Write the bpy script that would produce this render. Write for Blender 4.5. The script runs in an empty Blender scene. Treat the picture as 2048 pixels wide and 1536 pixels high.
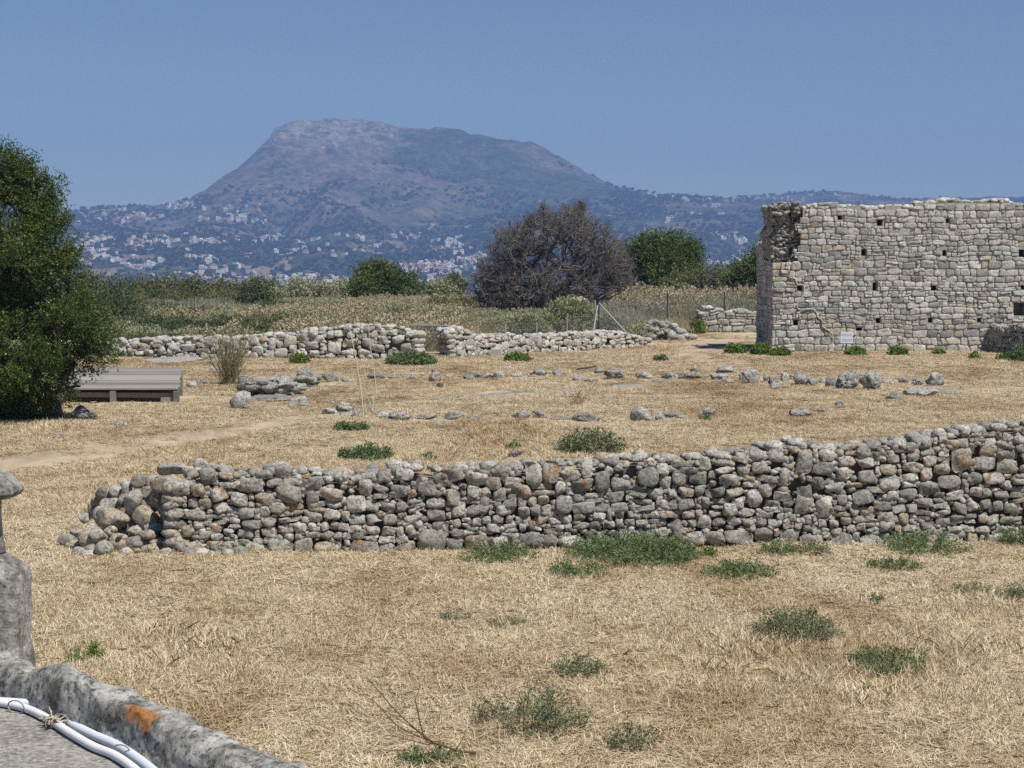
import bpy, math, random
import numpy as np
from mathutils import Vector, noise as mnoise

scene = bpy.context.scene
col = scene.collection
rng = np.random.default_rng(11)
random.seed(5)

# ------------------------------------------------------------------ camera, sky, sun, exposure
F, CX, CY, HY, EYE = 3400.0, 1024.0, 768.0, 513.0, 3.2
TH = math.atan((CY - HY) / F)
cam_d = bpy.data.cameras.new('camera'); cam = bpy.data.objects.new('camera', cam_d); col.objects.link(cam)
cam.location = (0, 0, EYE); cam.rotation_euler = (math.pi / 2 - TH, 0, 0)
cam_d.sensor_width = 36.0; cam_d.lens = F / 2048 * 36.0
cam_d.clip_start = 0.1; cam_d.clip_end = 20000
scene.camera = cam
SUN_EL, SUN_AZ = math.radians(59), math.radians(132)      # azimuth clockwise from +Y
world = bpy.data.worlds.new('World'); scene.world = world; world.use_nodes = True
wn = world.node_tree.nodes; wl = world.node_tree.links
bg = wn['Background']; sky = wn.new('ShaderNodeTexSky'); sky.sky_type = 'NISHITA'
sky.sun_disc = False; sky.sun_elevation = SUN_EL; sky.sun_rotation = SUN_AZ
sky.altitude = 600; sky.air_density = 1.0; sky.dust_density = 0.0; sky.ozone_density = 5.0
wl.new(sky.outputs[0], bg.inputs[0]); bg.inputs[1].default_value = 0.056
sun_d = bpy.data.lights.new('sun', 'SUN'); sun = bpy.data.objects.new('sun', sun_d); col.objects.link(sun)
sun_d.energy = 4.8; sun_d.angle = math.radians(0.55); sun_d.color = (1.0, 0.95, 0.87)
sdir = Vector((math.sin(SUN_AZ) * math.cos(SUN_EL), math.cos(SUN_AZ) * math.cos(SUN_EL), math.sin(SUN_EL)))
sun.rotation_euler = sdir.to_track_quat('Z', 'Y').to_euler(); sun.location = (20, -20, 40)
scene.view_settings.view_transform = 'Standard'; scene.view_settings.look = 'None'
scene.view_settings.exposure = 0.32; scene.view_settings.gamma = 1.0
scene.view_settings.use_curve_mapping = False
scene.cycles.volume_bounces = 0
scene.cycles.max_bounces = 5
scene.cycles.use_denoising = False
HAZE_DENSITY, HAZE_COLOR = 2.1e-4, (0.31, 0.51, 1.0)

# ------------------------------------------------------------------ projection helpers
def ray(px, py):
    f = (0, math.cos(TH), -math.sin(TH)); u = (0, math.sin(TH), math.cos(TH))
    dy = F * f[1] + (CY - py) * u[1]; dz = F * f[2] + (CY - py) * u[2]
    return (px - CX) / dy, dz / dy
def P(px, py, y):
    a, b = ray(px, py); return Vector((a * y, y, EYE + b * y))
def G(px, py, z=0.0):
    a, b = ray(px, py); y = (z - EYE) / b; return Vector((a * y, y, z))
def pxs(y):                     # pixels of the photograph per metre at distance y
    return F / y

# ------------------------------------------------------------------ numpy noise
def _h(ix, iy, s):
    n = (ix.astype(np.int64) * 374761393 + iy.astype(np.int64) * 668265263 + s * 1442695041) & 0x7fffffff
    n = ((n ^ (n >> 13)) * 1274126177) & 0x7fffffff
    return ((n ^ (n >> 16)) & 0xffff) / 65535.0
def vn(x, y, s=0):
    x = np.asarray(x, float); y = np.asarray(y, float)
    ix, iy = np.floor(x), np.floor(y); fx, fy = x - ix, y - iy
    fx = fx * fx * (3 - 2 * fx); fy = fy * fy * (3 - 2 * fy)
    a, b, c, d = _h(ix, iy, s), _h(ix + 1, iy, s), _h(ix, iy + 1, s), _h(ix + 1, iy + 1, s)
    return (a * (1 - fx) + b * fx) * (1 - fy) + (c * (1 - fx) + d * fx) * fy
def fbm(x, y, s=0, o=4):
    t = 0; a = .5; n = 0
    for i in range(o):
        t = t + a * vn(x * 2 ** i, y * 2 ** i, s + i * 17); n += a; a *= .5
    return t / n
def sstep(a, b, x):
    t = np.clip((np.asarray(x, float) - a) / (b - a), 0, 1); return t * t * (3 - 2 * t)
def gz(x, y):
    z = (fbm(np.asarray(x) * .22, np.asarray(y) * .12, 3, 3) - .5) * .16
    z = z + (fbm(np.asarray(x) * 1.3, np.asarray(y) * 1.3, 9, 2) - .5) * .05
    z = z - sstep(118, 300, y) * 85 - sstep(112, 134, y) * .8
    return z
def gz1(x, y): return float(gz(x, y))

# ------------------------------------------------------------------ object helpers
WL = {}
def tag(o, label=None, cat=None, group=None, kind=None):
    if label: o['label'] = label
    if cat: o['category'] = cat
    if group: o['group'] = group
    if kind: o['kind'] = kind
    return o
def thing(name, loc, label, cat, group=None):
    o = bpy.data.objects.new(name, None); col.objects.link(o); o.location = loc
    o.empty_display_size = .2; WL[o.name] = Vector(loc)
    return tag(o, label, cat, group)
def mesh_from(name, v, f, mat, smooth=True, tint=None):
    me = bpy.data.meshes.new(name)
    v = np.asarray(v, dtype=np.float32)
    if isinstance(f, np.ndarray):
        k = f.shape[1]; nf = len(f)
        me.vertices.add(len(v)); me.vertices.foreach_set('co', v.ravel())
        me.loops.add(nf * k); me.loops.foreach_set('vertex_index', f.astype(np.int32).ravel())
        me.polygons.add(nf); me.polygons.foreach_set('loop_start', np.arange(0, nf * k, k, dtype=np.int32))
        me.update(calc_edges=True)
    else:
        me.from_pydata(v.tolist(), [], f); me.update()
    if smooth: me.polygons.foreach_set('use_smooth', np.ones(len(me.polygons), dtype=bool))
    if tint is not None:
        a = me.attributes.new('tint', 'FLOAT_COLOR', 'POINT')
        t = np.ones((len(v), 4), dtype=np.float32); t[:, :3] = tint
        a.data.foreach_set('color', t.ravel())
    for m in (mat if isinstance(mat, (list, tuple)) else [mat]): me.materials.append(m)
    return me
def put(name, me, parent=None, loc=(0, 0, 0)):
    o = bpy.data.objects.new(name, me); col.objects.link(o)
    if parent is not None:
        o.parent = parent; o.location = Vector(loc) - WL[parent.name]
    else: o.location = loc
    WL[o.name] = Vector(loc)
    return o
def part(name, v, f, mat, parent, smooth=True, tint=None):
    v = np.asarray(v, float); c = (v.min(0) + v.max(0)) / 2
    return put(name, mesh_from(name, v - c, f, mat, smooth, tint), parent, c)
def solo(name, v, f, mat, label=None, cat=None, group=None, kind=None, smooth=True, tint=None):
    v = np.asarray(v, float); c = (v.min(0) + v.max(0)) / 2; c[2] = v[:, 2].min()
    o = put(name, mesh_from(name, v - c, f, mat, smooth, tint), None, c)
    return tag(o, label, cat, group, kind)
class Acc:                       # collects geometry (mixed faces) into one mesh
    def __init__(s): s.v = []; s.f = []; s.t = []; s.n = 0
    def add(s, v, f, t=None):
        v = np.asarray(v, float); s.v.append(v)
        if isinstance(f, np.ndarray): f = f.tolist()
        n = s.n; s.f.extend([[i + n for i in q] for q in f]); s.n += len(v)
        s.t.append(np.tile(np.asarray(t if t is not None else (0.5, 0, 0), float), (len(v), 1)))
    def V(s): return np.concatenate(s.v)
    def T(s): return np.concatenate(s.t)
def box_vf(x0, x1, y0, y1, z0, z1):
    v = [(x, y, z) for z in (z0, z1) for y in (y0, y1) for x in (x0, x1)]
    return np.array(v, float), [(0, 2, 3, 1), (4, 5, 7, 6), (0, 1, 5, 4), (2, 6, 7, 3), (0, 4, 6, 2), (1, 3, 7, 5)]
def beam(a, b, w, h, up=(0, 0, 1)):
    a = np.array(a, float); b = np.array(b, float); d = b - a; d /= np.linalg.norm(d)
    s = np.cross(d, up); s /= np.linalg.norm(s) + 1e-9; u = np.cross(s, d)
    v = [p + s * i * w / 2 + u * j * h / 2 for p in (a, b) for i, j in ((-1, -1), (1, -1), (1, 1), (-1, 1))]
    return np.array(v), [(0, 1, 2, 3), (7, 6, 5, 4), (0, 4, 5, 1), (1, 5, 6, 2), (2, 6, 7, 3), (3, 7, 4, 0)]
def tubes(A, B, ra, rb, sides=3):
    A = np.asarray(A, float); B = np.asarray(B, float); n = len(A)
    d = B - A; L = np.linalg.norm(d, axis=1, keepdims=True) + 1e-9; d = d / L
    ref = np.where(np.abs(d[:, 2:3]) > .9, np.array([[1., 0, 0]]), np.array([[0, 0, 1.]]))
    s = np.cross(d, ref); s /= np.linalg.norm(s, axis=1, keepdims=True) + 1e-9; u = np.cross(s, d)
    ang = np.arange(sides) / sides * 2 * np.pi
    ring = s[:, None, :] * np.cos(ang)[None, :, None] + u[:, None, :] * np.sin(ang)[None, :, None]
    va = A[:, None, :] + ring * np.asarray(ra).reshape(-1, 1, 1); vb = B[:, None, :] + ring * np.asarray(rb).reshape(-1, 1, 1)
    v = np.concatenate([va, vb], axis=1).reshape(-1, 3)
    base = (np.arange(n) * 2 * sides)[:, None]; k = np.arange(sides); k2 = (k + 1) % sides
    f = np.stack([base + k, base + k2, base + sides + k2, base + sides + k], axis=2).reshape(-1, 4)
    return v, f
def polytube(pts, r, sides=8):
    pts = np.array(pts, float); n = len(pts); r = np.broadcast_to(np.asarray(r, float), (n,))
    t = np.gradient(pts, axis=0); t /= np.linalg.norm(t, axis=1, keepdims=True) + 1e-9
    ref = np.array([0, 0, 1.]) if abs(t[:, 2]).mean() < .8 else np.array([1., 0, 0])
    s = np.cross(t, ref); s /= np.linalg.norm(s, axis=1, keepdims=True) + 1e-9; u = np.cross(s, t)
    ang = np.arange(sides) / sides * 2 * np.pi
    v = (pts[:, None] + (s[:, None] * np.cos(ang)[None, :, None] + u[:, None] * np.sin(ang)[None, :, None]) * r[:, None, None]).reshape(-1, 3)
    f = [(i * sides + k, i * sides + (k + 1) % sides, (i + 1) * sides + (k + 1) % sides, (i + 1) * sides + k) for i in range(n - 1) for k in range(sides)]
    f.append(tuple(range(sides))[::-1]); f.append(tuple((n - 1) * sides + k for k in range(sides)))
    return v, f
def catmull(pts, n=8):
    pts = [np.array(p, float) for p in pts]; pts = [2 * pts[0] - pts[1]] + pts + [2 * pts[-1] - pts[-2]]; out = []
    for i in range(1, len(pts) - 2):
        p0, p1, p2, p3 = pts[i - 1:i + 3]
        for k in range(n):
            t = k / n
            out.append(.5 * ((2 * p1) + (p2 - p0) * t + (2 * p0 - 5 * p1 + 4 * p2 - p3) * t * t + (3 * p1 - p0 - 3 * p2 + p3) * t ** 3))
    out.append(pts[-2]); return np.array(out)
def unit(n):
    d = rng.normal(size=(n, 3)); return d / np.linalg.norm(d, axis=1, keepdims=True)
def leaves(Pn, D, L, W):         # diamond leaves: two triangles each
    n = len(Pn); D = D / (np.linalg.norm(D, axis=1, keepdims=True) + 1e-9)
    s = np.cross(D, unit(n)); s /= np.linalg.norm(s, axis=1, keepdims=True) + 1e-9
    L = np.broadcast_to(L, (n,))[:, None]; W = np.broadcast_to(W, (n,))[:, None]
    nn = np.cross(D, s)
    m = Pn + D * L * .5 + nn * L * .08
    v = np.stack([Pn, m + s * W * .5, Pn + D * L, m - s * W * .5], axis=1).reshape(-1, 3)
    return v, (np.arange(n)[:, None] * 4 + np.arange(4)[None, :])

# ------------------------------------------------------------------ material helpers
class N:
    def __init__(s, name):
        s.m = bpy.data.materials.new(name); s.m.use_nodes = True; s.t = s.m.node_tree
        s.bsdf = s.t.nodes['Principled BSDF']; s.bsdf.inputs['Roughness'].default_value = .9
        s.bsdf.inputs['Specular IOR Level'].default_value = .2
        s.pos = s.t.nodes.new('ShaderNodeNewGeometry').outputs['Position']
    def link(s, a, b): s.t.links.new(a, b)
    def val(s, sock, v):
        if hasattr(v, 'is_output') or isinstance(v, bpy.types.NodeSocket): s.link(v, sock)
        else:
            try: sock.default_value = v
            except Exception: sock.default_value = (*v, 1)
    def noise(s, scale, detail=4, rough=.6, vec=None, dist=0, color=False):
        n = s.t.nodes.new('ShaderNodeTexNoise'); n.inputs['Scale'].default_value = scale
        n.inputs['Detail'].default_value = detail; n.inputs['Roughness'].default_value = rough
        n.inputs['Distortion'].default_value = dist; s.link(vec or s.pos, n.inputs['Vector'])
        return n.outputs['Color' if color else 'Fac']
    def vor(s, scale, feat='F1', vec=None, out='Distance', rnd=1.0):
        n = s.t.nodes.new('ShaderNodeTexVoronoi'); n.feature = feat; n.inputs['Scale'].default_value = scale
        n.inputs['Randomness'].default_value = rnd
        s.link(vec or s.pos, n.inputs['Vector']); return n.outputs[out]
    def ramp(s, fac, stops):
        n = s.t.nodes.new('ShaderNodeValToRGB'); e = n.color_ramp.elements
        while len(e) < len(stops): e.new(.5)
        for k, (p, c) in enumerate(stops):
            e[k].position = p; e[k].color = (*c, 1) if isinstance(c, (tuple, list)) else (c, c, c, 1)
        s.link(fac, n.inputs[0]); return n.outputs[0]
    def mix(s, fac, a, b, mode='MIX'):
        n = s.t.nodes.new('ShaderNodeMix'); n.data_type = 'RGBA'; n.blend_type = mode
        s.val(n.inputs[0], fac); s.val(n.inputs[6], a if not isinstance(a, tuple) else (*a, 1)); s.val(n.inputs[7], b if not isinstance(b, tuple) else (*b, 1))
        return n.outputs[2]
    def math(s, op, a, b=0.0, clamp=False):
        n = s.t.nodes.new('ShaderNodeMath'); n.operation = op; n.use_clamp = clamp
        s.val(n.inputs[0], a); s.val(n.inputs[1], b); return n.outputs[0]
    def maprange(s, v, a, b, c=0., d=1.):
        n = s.t.nodes.new('ShaderNodeMapRange'); s.link(v, n.inputs[0])
        for i, q in enumerate((a, b, c, d)): n.inputs[i + 1].default_value = q
        return n.outputs[0]
    def mapping(s, scale=(1, 1, 1), rot=(0, 0, 0), vec=None):
        n = s.t.nodes.new('ShaderNodeMapping'); n.inputs['Scale'].default_value = scale; n.inputs['Rotation'].default_value = rot
        s.link(vec or s.pos, n.inputs['Vector']); return n.outputs[0]
    def attr(s, name='tint'):
        n = s.t.nodes.new('ShaderNodeAttribute'); n.attribute_name = name
        sp = s.t.nodes.new('ShaderNodeSeparateColor'); s.link(n.outputs['Color'], sp.inputs[0]); return sp.outputs
    def orand(s): return s.t.nodes.new('ShaderNodeObjectInfo').outputs['Random']
    def xyz(s):
        n = s.t.nodes.new('ShaderNodeSeparateXYZ'); s.link(s.pos, n.inputs[0]); return n.outputs
    def bump(s, h, strength=.5, dist=.02):
        n = s.t.nodes.new('ShaderNodeBump'); n.inputs['Strength'].default_value = strength; n.inputs['Distance'].default_value = dist
        s.link(h, n.inputs['Height']); s.link(n.outputs[0], s.bsdf.inputs['Normal']); return n
    def color(s, c): s.val(s.bsdf.inputs['Base Color'], c if not isinstance(c, tuple) else (*c, 1)); return s

def stone_mat(name, k=1.0, dark=(.20, .195, .175), light=(.52, .50, .45), warm=(.47, .37, .25), pits=.5, lich=.62, bd=.02):
    m = N(name); a = m.attr(); r = m.math('FRACT', m.math('ADD', a[0], m.math('MULTIPLY', m.orand(), .999)))
    n1 = m.noise(2.2 * k, 5, .65)
    b = m.math('ADD', m.math('MULTIPLY', n1, .55), m.math('MULTIPLY', r, .5))
    c = m.ramp(b, [(.22, dark), (.8, light)])
    c = m.mix(m.math('MULTIPLY', a[1], m.maprange(m.noise(5 * k, 3), .3, .6)), c, m.mix(r, warm, (warm[0] * .75, warm[1] * .72, warm[2] * .7)))
    li = m.maprange(m.noise(14 * k, 6, .7), lich - .04, lich + .06)
    c = m.mix(m.math('MULTIPLY', li, .7), c, (.50, .50, .45))
    pt = m.maprange(m.noise(30 * k, 5, .75), .36, .46)
    c = m.mix(m.math('MULTIPLY', m.math('SUBTRACT', 1.0, pt), pits), c, (.07, .066, .058))
    big = m.maprange(m.noise(7 * k, 5, .7), .52, .66)
    c = m.mix(m.math('MULTIPLY', big, .45), c, (.105, .10, .09))
    orn = m.math('MULTIPLY', a[2], m.maprange(m.noise(9 * k, 5, .7), .54, .60))
    c = m.mix(m.math('MULTIPLY', orn, .8), c, (.36, .17, .06))
    m.color(c)
    h = m.math('ADD', m.math('MULTIPLY', m.noise(9 * k, 8, .7), 1.0), m.math('MULTIPLY', pt, .25))
    m.bump(h, .9, bd); return m.m

M_near = stone_mat('dry_stone', 1.0, bd=.045)
M_back = stone_mat('bleached_stone', .55, dark=(.31, .30, .27), light=(.56, .54, .49), warm=(.5, .40, .28), pits=.3, lich=.6, bd=.06)
M_rock = stone_mat('field_rock', .8, dark=(.24, .24, .225), light=(.54, .53, .50), pits=.65, lich=.58, bd=.12)
M_mas = stone_mat('masonry_stone', .6, dark=(.22, .218, .21), light=(.60, .59, .555), warm=(.62, .54, .40), pits=.4, lich=.6, bd=.05)
M_rubble = stone_mat('dark_core_rubble', .8, dark=(.12, .118, .108), light=(.44, .43, .40), pits=.6, bd=.06)
def simple(name, c, rough=.85, k=None, v=.25, spec=.2, metal=0, bump=None):
    m = N(name)
    if k:
        n = m.noise(k, 5, .65)
        m.color(m.mix(n, tuple(x * (1 - v) for x in c), tuple(x * (1 + v) for x in c)))
        if bump: m.bump(n, .8, bump)
    else: m.color(tuple(c))
    m.bsdf.inputs['Roughness'].default_value = rough; m.bsdf.inputs['Specular IOR Level'].default_value = spec
    m.bsdf.inputs['Metallic'].default_value = metal
    return m.m
M_core = simple('earth_core', (.15, .13, .105), k=6, v=.4)
M_mortar = simple('lime_mortar', (.33, .31, .265), k=9, v=.35, bump=.03)
M_seam = simple('pale_pointing', (.52, .49, .42), k=12, v=.12)
M_metal = simple('galvanised_steel', (.30, .32, .35), .5, k=20, v=.15, spec=.5, metal=.4)
M_darkmetal = simple('dark_steel', (.05, .05, .055), .6)
M_wire = simple('fence_wire', (.22, .235, .25), .5, metal=.3)

# ------------------------------------------------------------------ terrain: ground, path, hills
def grid_mesh(X, Y, Z):
    r, c = X.shape; v = np.stack([X, Y, Z], -1).reshape(-1, 3)
    i = np.arange(r * c).reshape(r, c)
    f = np.stack([i[:-1, :-1], i[:-1, 1:], i[1:, 1:], i[1:, :-1]], -1).reshape(-1, 4)
    return v, f

def ground_nodes(m):            # straw colour fields shared by the soil and the blades lying on it
    x = m.mapping((1, .55, 1))
    a = m.noise(.33, 5, .6, x, .6); b = m.noise(1.6, 5, .65, x, .4); c = m.noise(.09, 3, .5, x)
    t = m.math('ADD', m.math('MULTIPLY', a, .5), m.math('ADD', m.math('MULTIPLY', b, .3), m.math('MULTIPLY', c, .2)))
    return t
def make_ground_mat():
    m = N('dry_grass_ground'); t = ground_nodes(m)
    c = m.ramp(t, [(.35, (.33, .225, .14)), (.43, (.44, .34, .22)), (.50, (.54, .44, .30)), (.62, (.60, .50, .36))])
    s1 = m.noise(30, 4, .7, m.mapping((1, .12, 1), (0, 0, .5))); s2 = m.noise(30, 4, .7, m.mapping((.12, 1, 1), (0, 0, .9))); s3 = m.noise(55, 3, .7)
    s = m.math('ADD', m.math('MULTIPLY', s1, .4), m.math('ADD', m.math('MULTIPLY', s2, .3), m.math('MULTIPLY', s3, .3)))
    c = m.mix(m.maprange(s, .35, .62, 0, 1), m.mix(1.0, c, (.45, .43, .42), 'MULTIPLY'), m.mix(1.0, c, (1.15, 1.13, 1.1), 'MULTIPLY'))
    m.color(c); m.bump(s, 1.0, .05); return m.m
M_ground = make_ground_mat()
yy = np.concatenate([np.linspace(-12, 9, 12), np.geomspace(9.6, 120, 240), np.linspace(121, 300, 70)])
uu = np.linspace(-1, 1, 300)
Yg, Ug = np.meshgrid(yy, uu, indexing='ij'); Xg = Ug * (16 + np.maximum(Yg, 0) * .75)
v, f = grid_mesh(Xg, Yg, gz(Xg, Yg))
put('ground', mesh_from('ground', v, f, M_ground)); tag(bpy.data.objects['ground'], kind='structure')

def strip(name, pts, mat, z=.012, nseg=90, nw=9, rag=.35, seed=0):
    """ribbon draped a few millimetres above the ground; pts = (px, py, half width in m)"""
    c = catmull([(*G(px, py)[:2], w) for px, py, w in pts], max(2, nseg // (len(pts) - 1)))
    t = np.gradient(c[:, :2], axis=0); t /= np.linalg.norm(t, axis=1, keepdims=True); nrm = np.stack([-t[:, 1], t[:, 0]], 1)
    k = np.linspace(-1, 1, nw)[None, :]
    w = c[:, 2:3] * (1 + rag * (fbm(np.arange(len(c))[:, None] * .45 + (k > 0) * 50, k * 0 + seed, seed, 3) - .5) * 2)
    X = c[:, 0:1] + nrm[:, 0:1] * k * w; Y = c[:, 1:2] + nrm[:, 1:2] * k * w
    v, f = grid_mesh(X, Y, gz(X, Y) + z * (1 - .0 * k) - .02 * (np.abs(k) > .95))
    o = put(name, mesh_from(name, v, f, mat)); tag(o, kind='structure'); return c
def path_mat(name, c1, c2, k):
    m = N(name); n = m.noise(k, 6, .65, m.mapping((1, .5, 1)), .5)
    c = m.ramp(n, [(.38, c1), (.6, c2)]); s = m.noise(40, 4, .7)
    c = m.mix(m.maprange(s, .35, .6), m.mix(1.0, c, (.72, .7, .68), 'MULTIPLY'), c); m.color(c); m.bump(s, .8, .03); return m.m
PATH1 = strip('footpath', [(-260, 990, .9), (-60, 945, .8), (120, 915, .75), (300, 885, .7), (440, 862, .65), (560, 842, .6), (640, 826, .5), (700, 812, .35)],
              path_mat('trodden_earth', (.37, .285, .195), (.52, .425, .305), 1.2), seed=2)
PATH2 = strip('bedrock_strip', [(690, 815, .15), (800, 808, .25), (930, 797, .45), (1030, 790, .55), (1130, 783, .45), (1240, 772, .35), (1330, 762, .3), (1400, 752, .15)],
              path_mat('exposed_bedrock', (.24, .21, .165), (.36, .35, .33), 2.0), seed=5, rag=.7)
PATH3 = strip('bare_earth', [(1500, 735, .3), (1440, 722, .9), (1400, 708, 1.1), (1420, 692, 1.0), (1460, 680, .7)],
              path_mat('trampled_soil', (.38, .29, .20), (.50, .41, .30), .8), seed=7)
def near_path(x, y):
    d = np.full(np.shape(x), 9.0)
    for c in (PATH1, PATH2, PATH3):
        for q in c[::3]:
            d = np.minimum(d, np.hypot(x - q[0], y - q[1]) / q[2])
    return d

# far hills: silhouette of the photograph given real distances
SIL = [(-3300, 452), (-1100, 440), (-600, 428), (0, 424), (135, 420), (200, 414), (300, 413), (345, 412), (380, 402), (430, 372), (480, 337), (520, 303), (546, 275), (554, 259),
       (580, 248), (620, 241), (660, 237), (700, 237), (740, 244), (775, 252), (830, 260), (900, 264), (1000, 277), (1060, 284), (1090, 297),
       (1130, 320), (1170, 345), (1220, 367), (1270, 382), (1320, 391), (1380, 394), (1450, 396), (1540, 392), (1600, 390), (1640, 385),
       (1700, 387), (1760, 392), (1830, 396), (1900, 396), (2048, 393), (2600, 398), (3100, 410), (5300, 425)]
sx = np.array([p[0] for p in SIL], float); sy = np.array([p[1] for p in SIL], float)
def ridge_dist(px): return 4050 + 250 * sstep(350, 700, px) * (1 - sstep(1100, 1350, px)) + 350 * sstep(1250, 1700, px)
Y0 = 1850.0
def hz(px, y, detail=True):
    px = np.asarray(px, float); y = np.asarray(y, float)
    D = ridge_dist(px); zr = EYE + (HY - np.interp(px, sx, sy)) / F * D
    t = (y - Y0) / (D - Y0); tc = np.clip(t, 0, 1)
    p = 1.15 + 1.35 * sstep(110, 330, zr)
    s = tc ** p
    mtn = sstep(230, 330, zr)
    s = np.where(tc > .93, s, s * (1 - .05 * mtn)) * 1.0
    s = s * (1 - .05 * mtn * (1 - sstep(.93, .985, tc)))
    z = -62 + (zr + 62) * s - np.maximum(y - D, 0) * .22
    if detail:
        env = np.clip(tc * (1.02 - tc) * 4, 0, 1)
        X = (px - CX) / F * y
        rid = 1 - np.abs(fbm(X / 330 + fbm(X / 600, y / 600, 5) * 1.2, y / 900, 21, 3) * 2 - 1) * 1.6
        z = z + env * (rid * 26 - 13) * (1 + 1.3 * mtn) + (fbm(X / 160, y / 160, 33, 4) - .5) * (10 + 26 * env)
        z = z + (1 - np.abs(fbm(X / 120 + 7, y / 700, 61, 3) * 2 - 1) * 2.2) * 9 * env * mtn
        z = z + (fbm(X / 26, y / 60, 40, 4) - .5) * 10 * sstep(.0, .3, tc) * (1 + .8 * mtn)
        z = z - np.clip(-t, 0, 1) * 6
    return z
pxg = np.concatenate([np.linspace(-3200, -60, 90), np.arange(-50, 2110, 5.0), np.linspace(2120, 5200, 90)])
yh = np.concatenate([np.linspace(252, 1800, 30), np.linspace(1830, 4250, 210), np.linspace(4262, 4750, 60), np.linspace(4790, 5400, 10)])
Yh, Ph = np.meshgrid(yh, pxg, indexing='ij'); Xh = (Ph - CX) / F * Yh
Xh2 = Xh * (1 + .0 * Yh)
Zh = hz(Ph, Yh)
def make_hill_mat():
    m = N('hillside'); z = m.xyz()
    big = m.noise(.0042, 5, .6, None, .5); mid = m.noise(.016, 5, .65); fine = m.noise(.06, 4, .7)
    dirt = m.ramp(m.math('ADD', m.math('MULTIPLY', mid, .6), m.math('MULTIPLY', fine, .4)), [(.35, (.105, .085, .07)), (.55, (.155, .125, .10)), (.68, (.23, .19, .155))])
    green = m.ramp(fine, [(.35, (.03, .042, .022)), (.65, (.065, .08, .04))])
    low = m.maprange(z[2], 130, -20)            # lower slopes carry groves and gardens
    g = m.math('ADD', m.math('MULTIPLY', low, .20), m.math('ADD', m.math('MULTIPLY', big, .8), m.math('MULTIPLY', mid, .45)))
    g = m.math('ADD', g, m.math('MULTIPLY', m.maprange(z[0], -520, -60), .13)); c = m.mix(m.maprange(g, .66, .78), dirt, green)
    spk = m.vor(.035); c = m.mix(m.math('MULTIPLY', m.maprange(spk, .34, .22), m.maprange(m.noise(.008, 3), .42, .55)), c, (.03, .04, .024))
    fld = m.vor(.0085, out='Color'); sp = m.t.nodes.new('ShaderNodeSeparateColor'); m.link(fld, sp.inputs[0])
    c = m.mix(m.math('MULTIPLY', m.math('GREATER_THAN', sp.outputs[0], .83), m.math('MULTIPLY', low, .8)), c, (.26, .19, .13))
    nz = m.t.nodes.new('ShaderNodeNewGeometry'); s2 = m.t.nodes.new('ShaderNodeSeparateXYZ'); m.link(nz.outputs['Normal'], s2.inputs[0])
    rock = m.math('MULTIPLY', m.maprange(s2.outputs[2], .90, .76), m.maprange(z[2], 250, 300))
    c = m.mix(m.math('MULTIPLY', rock, .7), c, m.ramp(fine, [(.4, (.13, .125, .12)), (.6, (.40, .38, .36))]))
    strk = m.noise(.05, 5, .7, m.mapping((1, .3, .18))); cap = m.math('MULTIPLY', m.maprange(z[2], 268, 300), m.maprange(z[0], -250, -330))
    c = m.mix(m.math('MULTIPLY', cap, m.maprange(strk, .40, .58, .0, .7)), c, (.28, .265, .25))
    shld = m.math('MULTIPLY', m.maprange(z[2], 215, 262), m.maprange(z[0], -330, -240)); c = m.mix(m.math('MULTIPLY', shld, m.maprange(mid, .40, .55)), c, (.045, .06, .03))
    qp = P(1385, 405, 4350); d = m.t.nodes.new('ShaderNodeVectorMath'); d.operation = 'DISTANCE'; m.link(m.pos, d.inputs[0]); d.inputs[1].default_value = qp
    q = m.math('MULTIPLY', m.maprange(d.outputs['Value'], 120, 60), m.maprange(mid, .42, .52)); c = m.mix(m.math('MULTIPLY', q, .8), c, (.42, .31, .22))
    c = m.mix(m.maprange(m.noise(.03, 6, .75), .40, .62), m.mix(1.0, c, (.48, .52, .52), 'MULTIPLY'), m.mix(1.0, c, (1.25, 1.2, 1.15), 'MULTIPLY')); m.color(c); m.bump(fine, 1.0, 9.0); return m.m
v, f = grid_mesh(Xh2, Yh, Zh)
tag(put('hills', mesh_from('hills', v, f, make_hill_mat())), kind='structure')

def hill_hit(px, py):            # walk the sight line until it meets the hillside
    ys = np.linspace(1200, 4700, 900)
    z = hz(np.full_like(ys, px), ys); zl = EYE + ray(px, py)[1] * ys
    k = np.argmax(z >= zl)
    if z[k] < zl[k]: return None
    y = ys[k]; return Vector(((px - CX) / F * y, y, float(z[k])))

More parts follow.
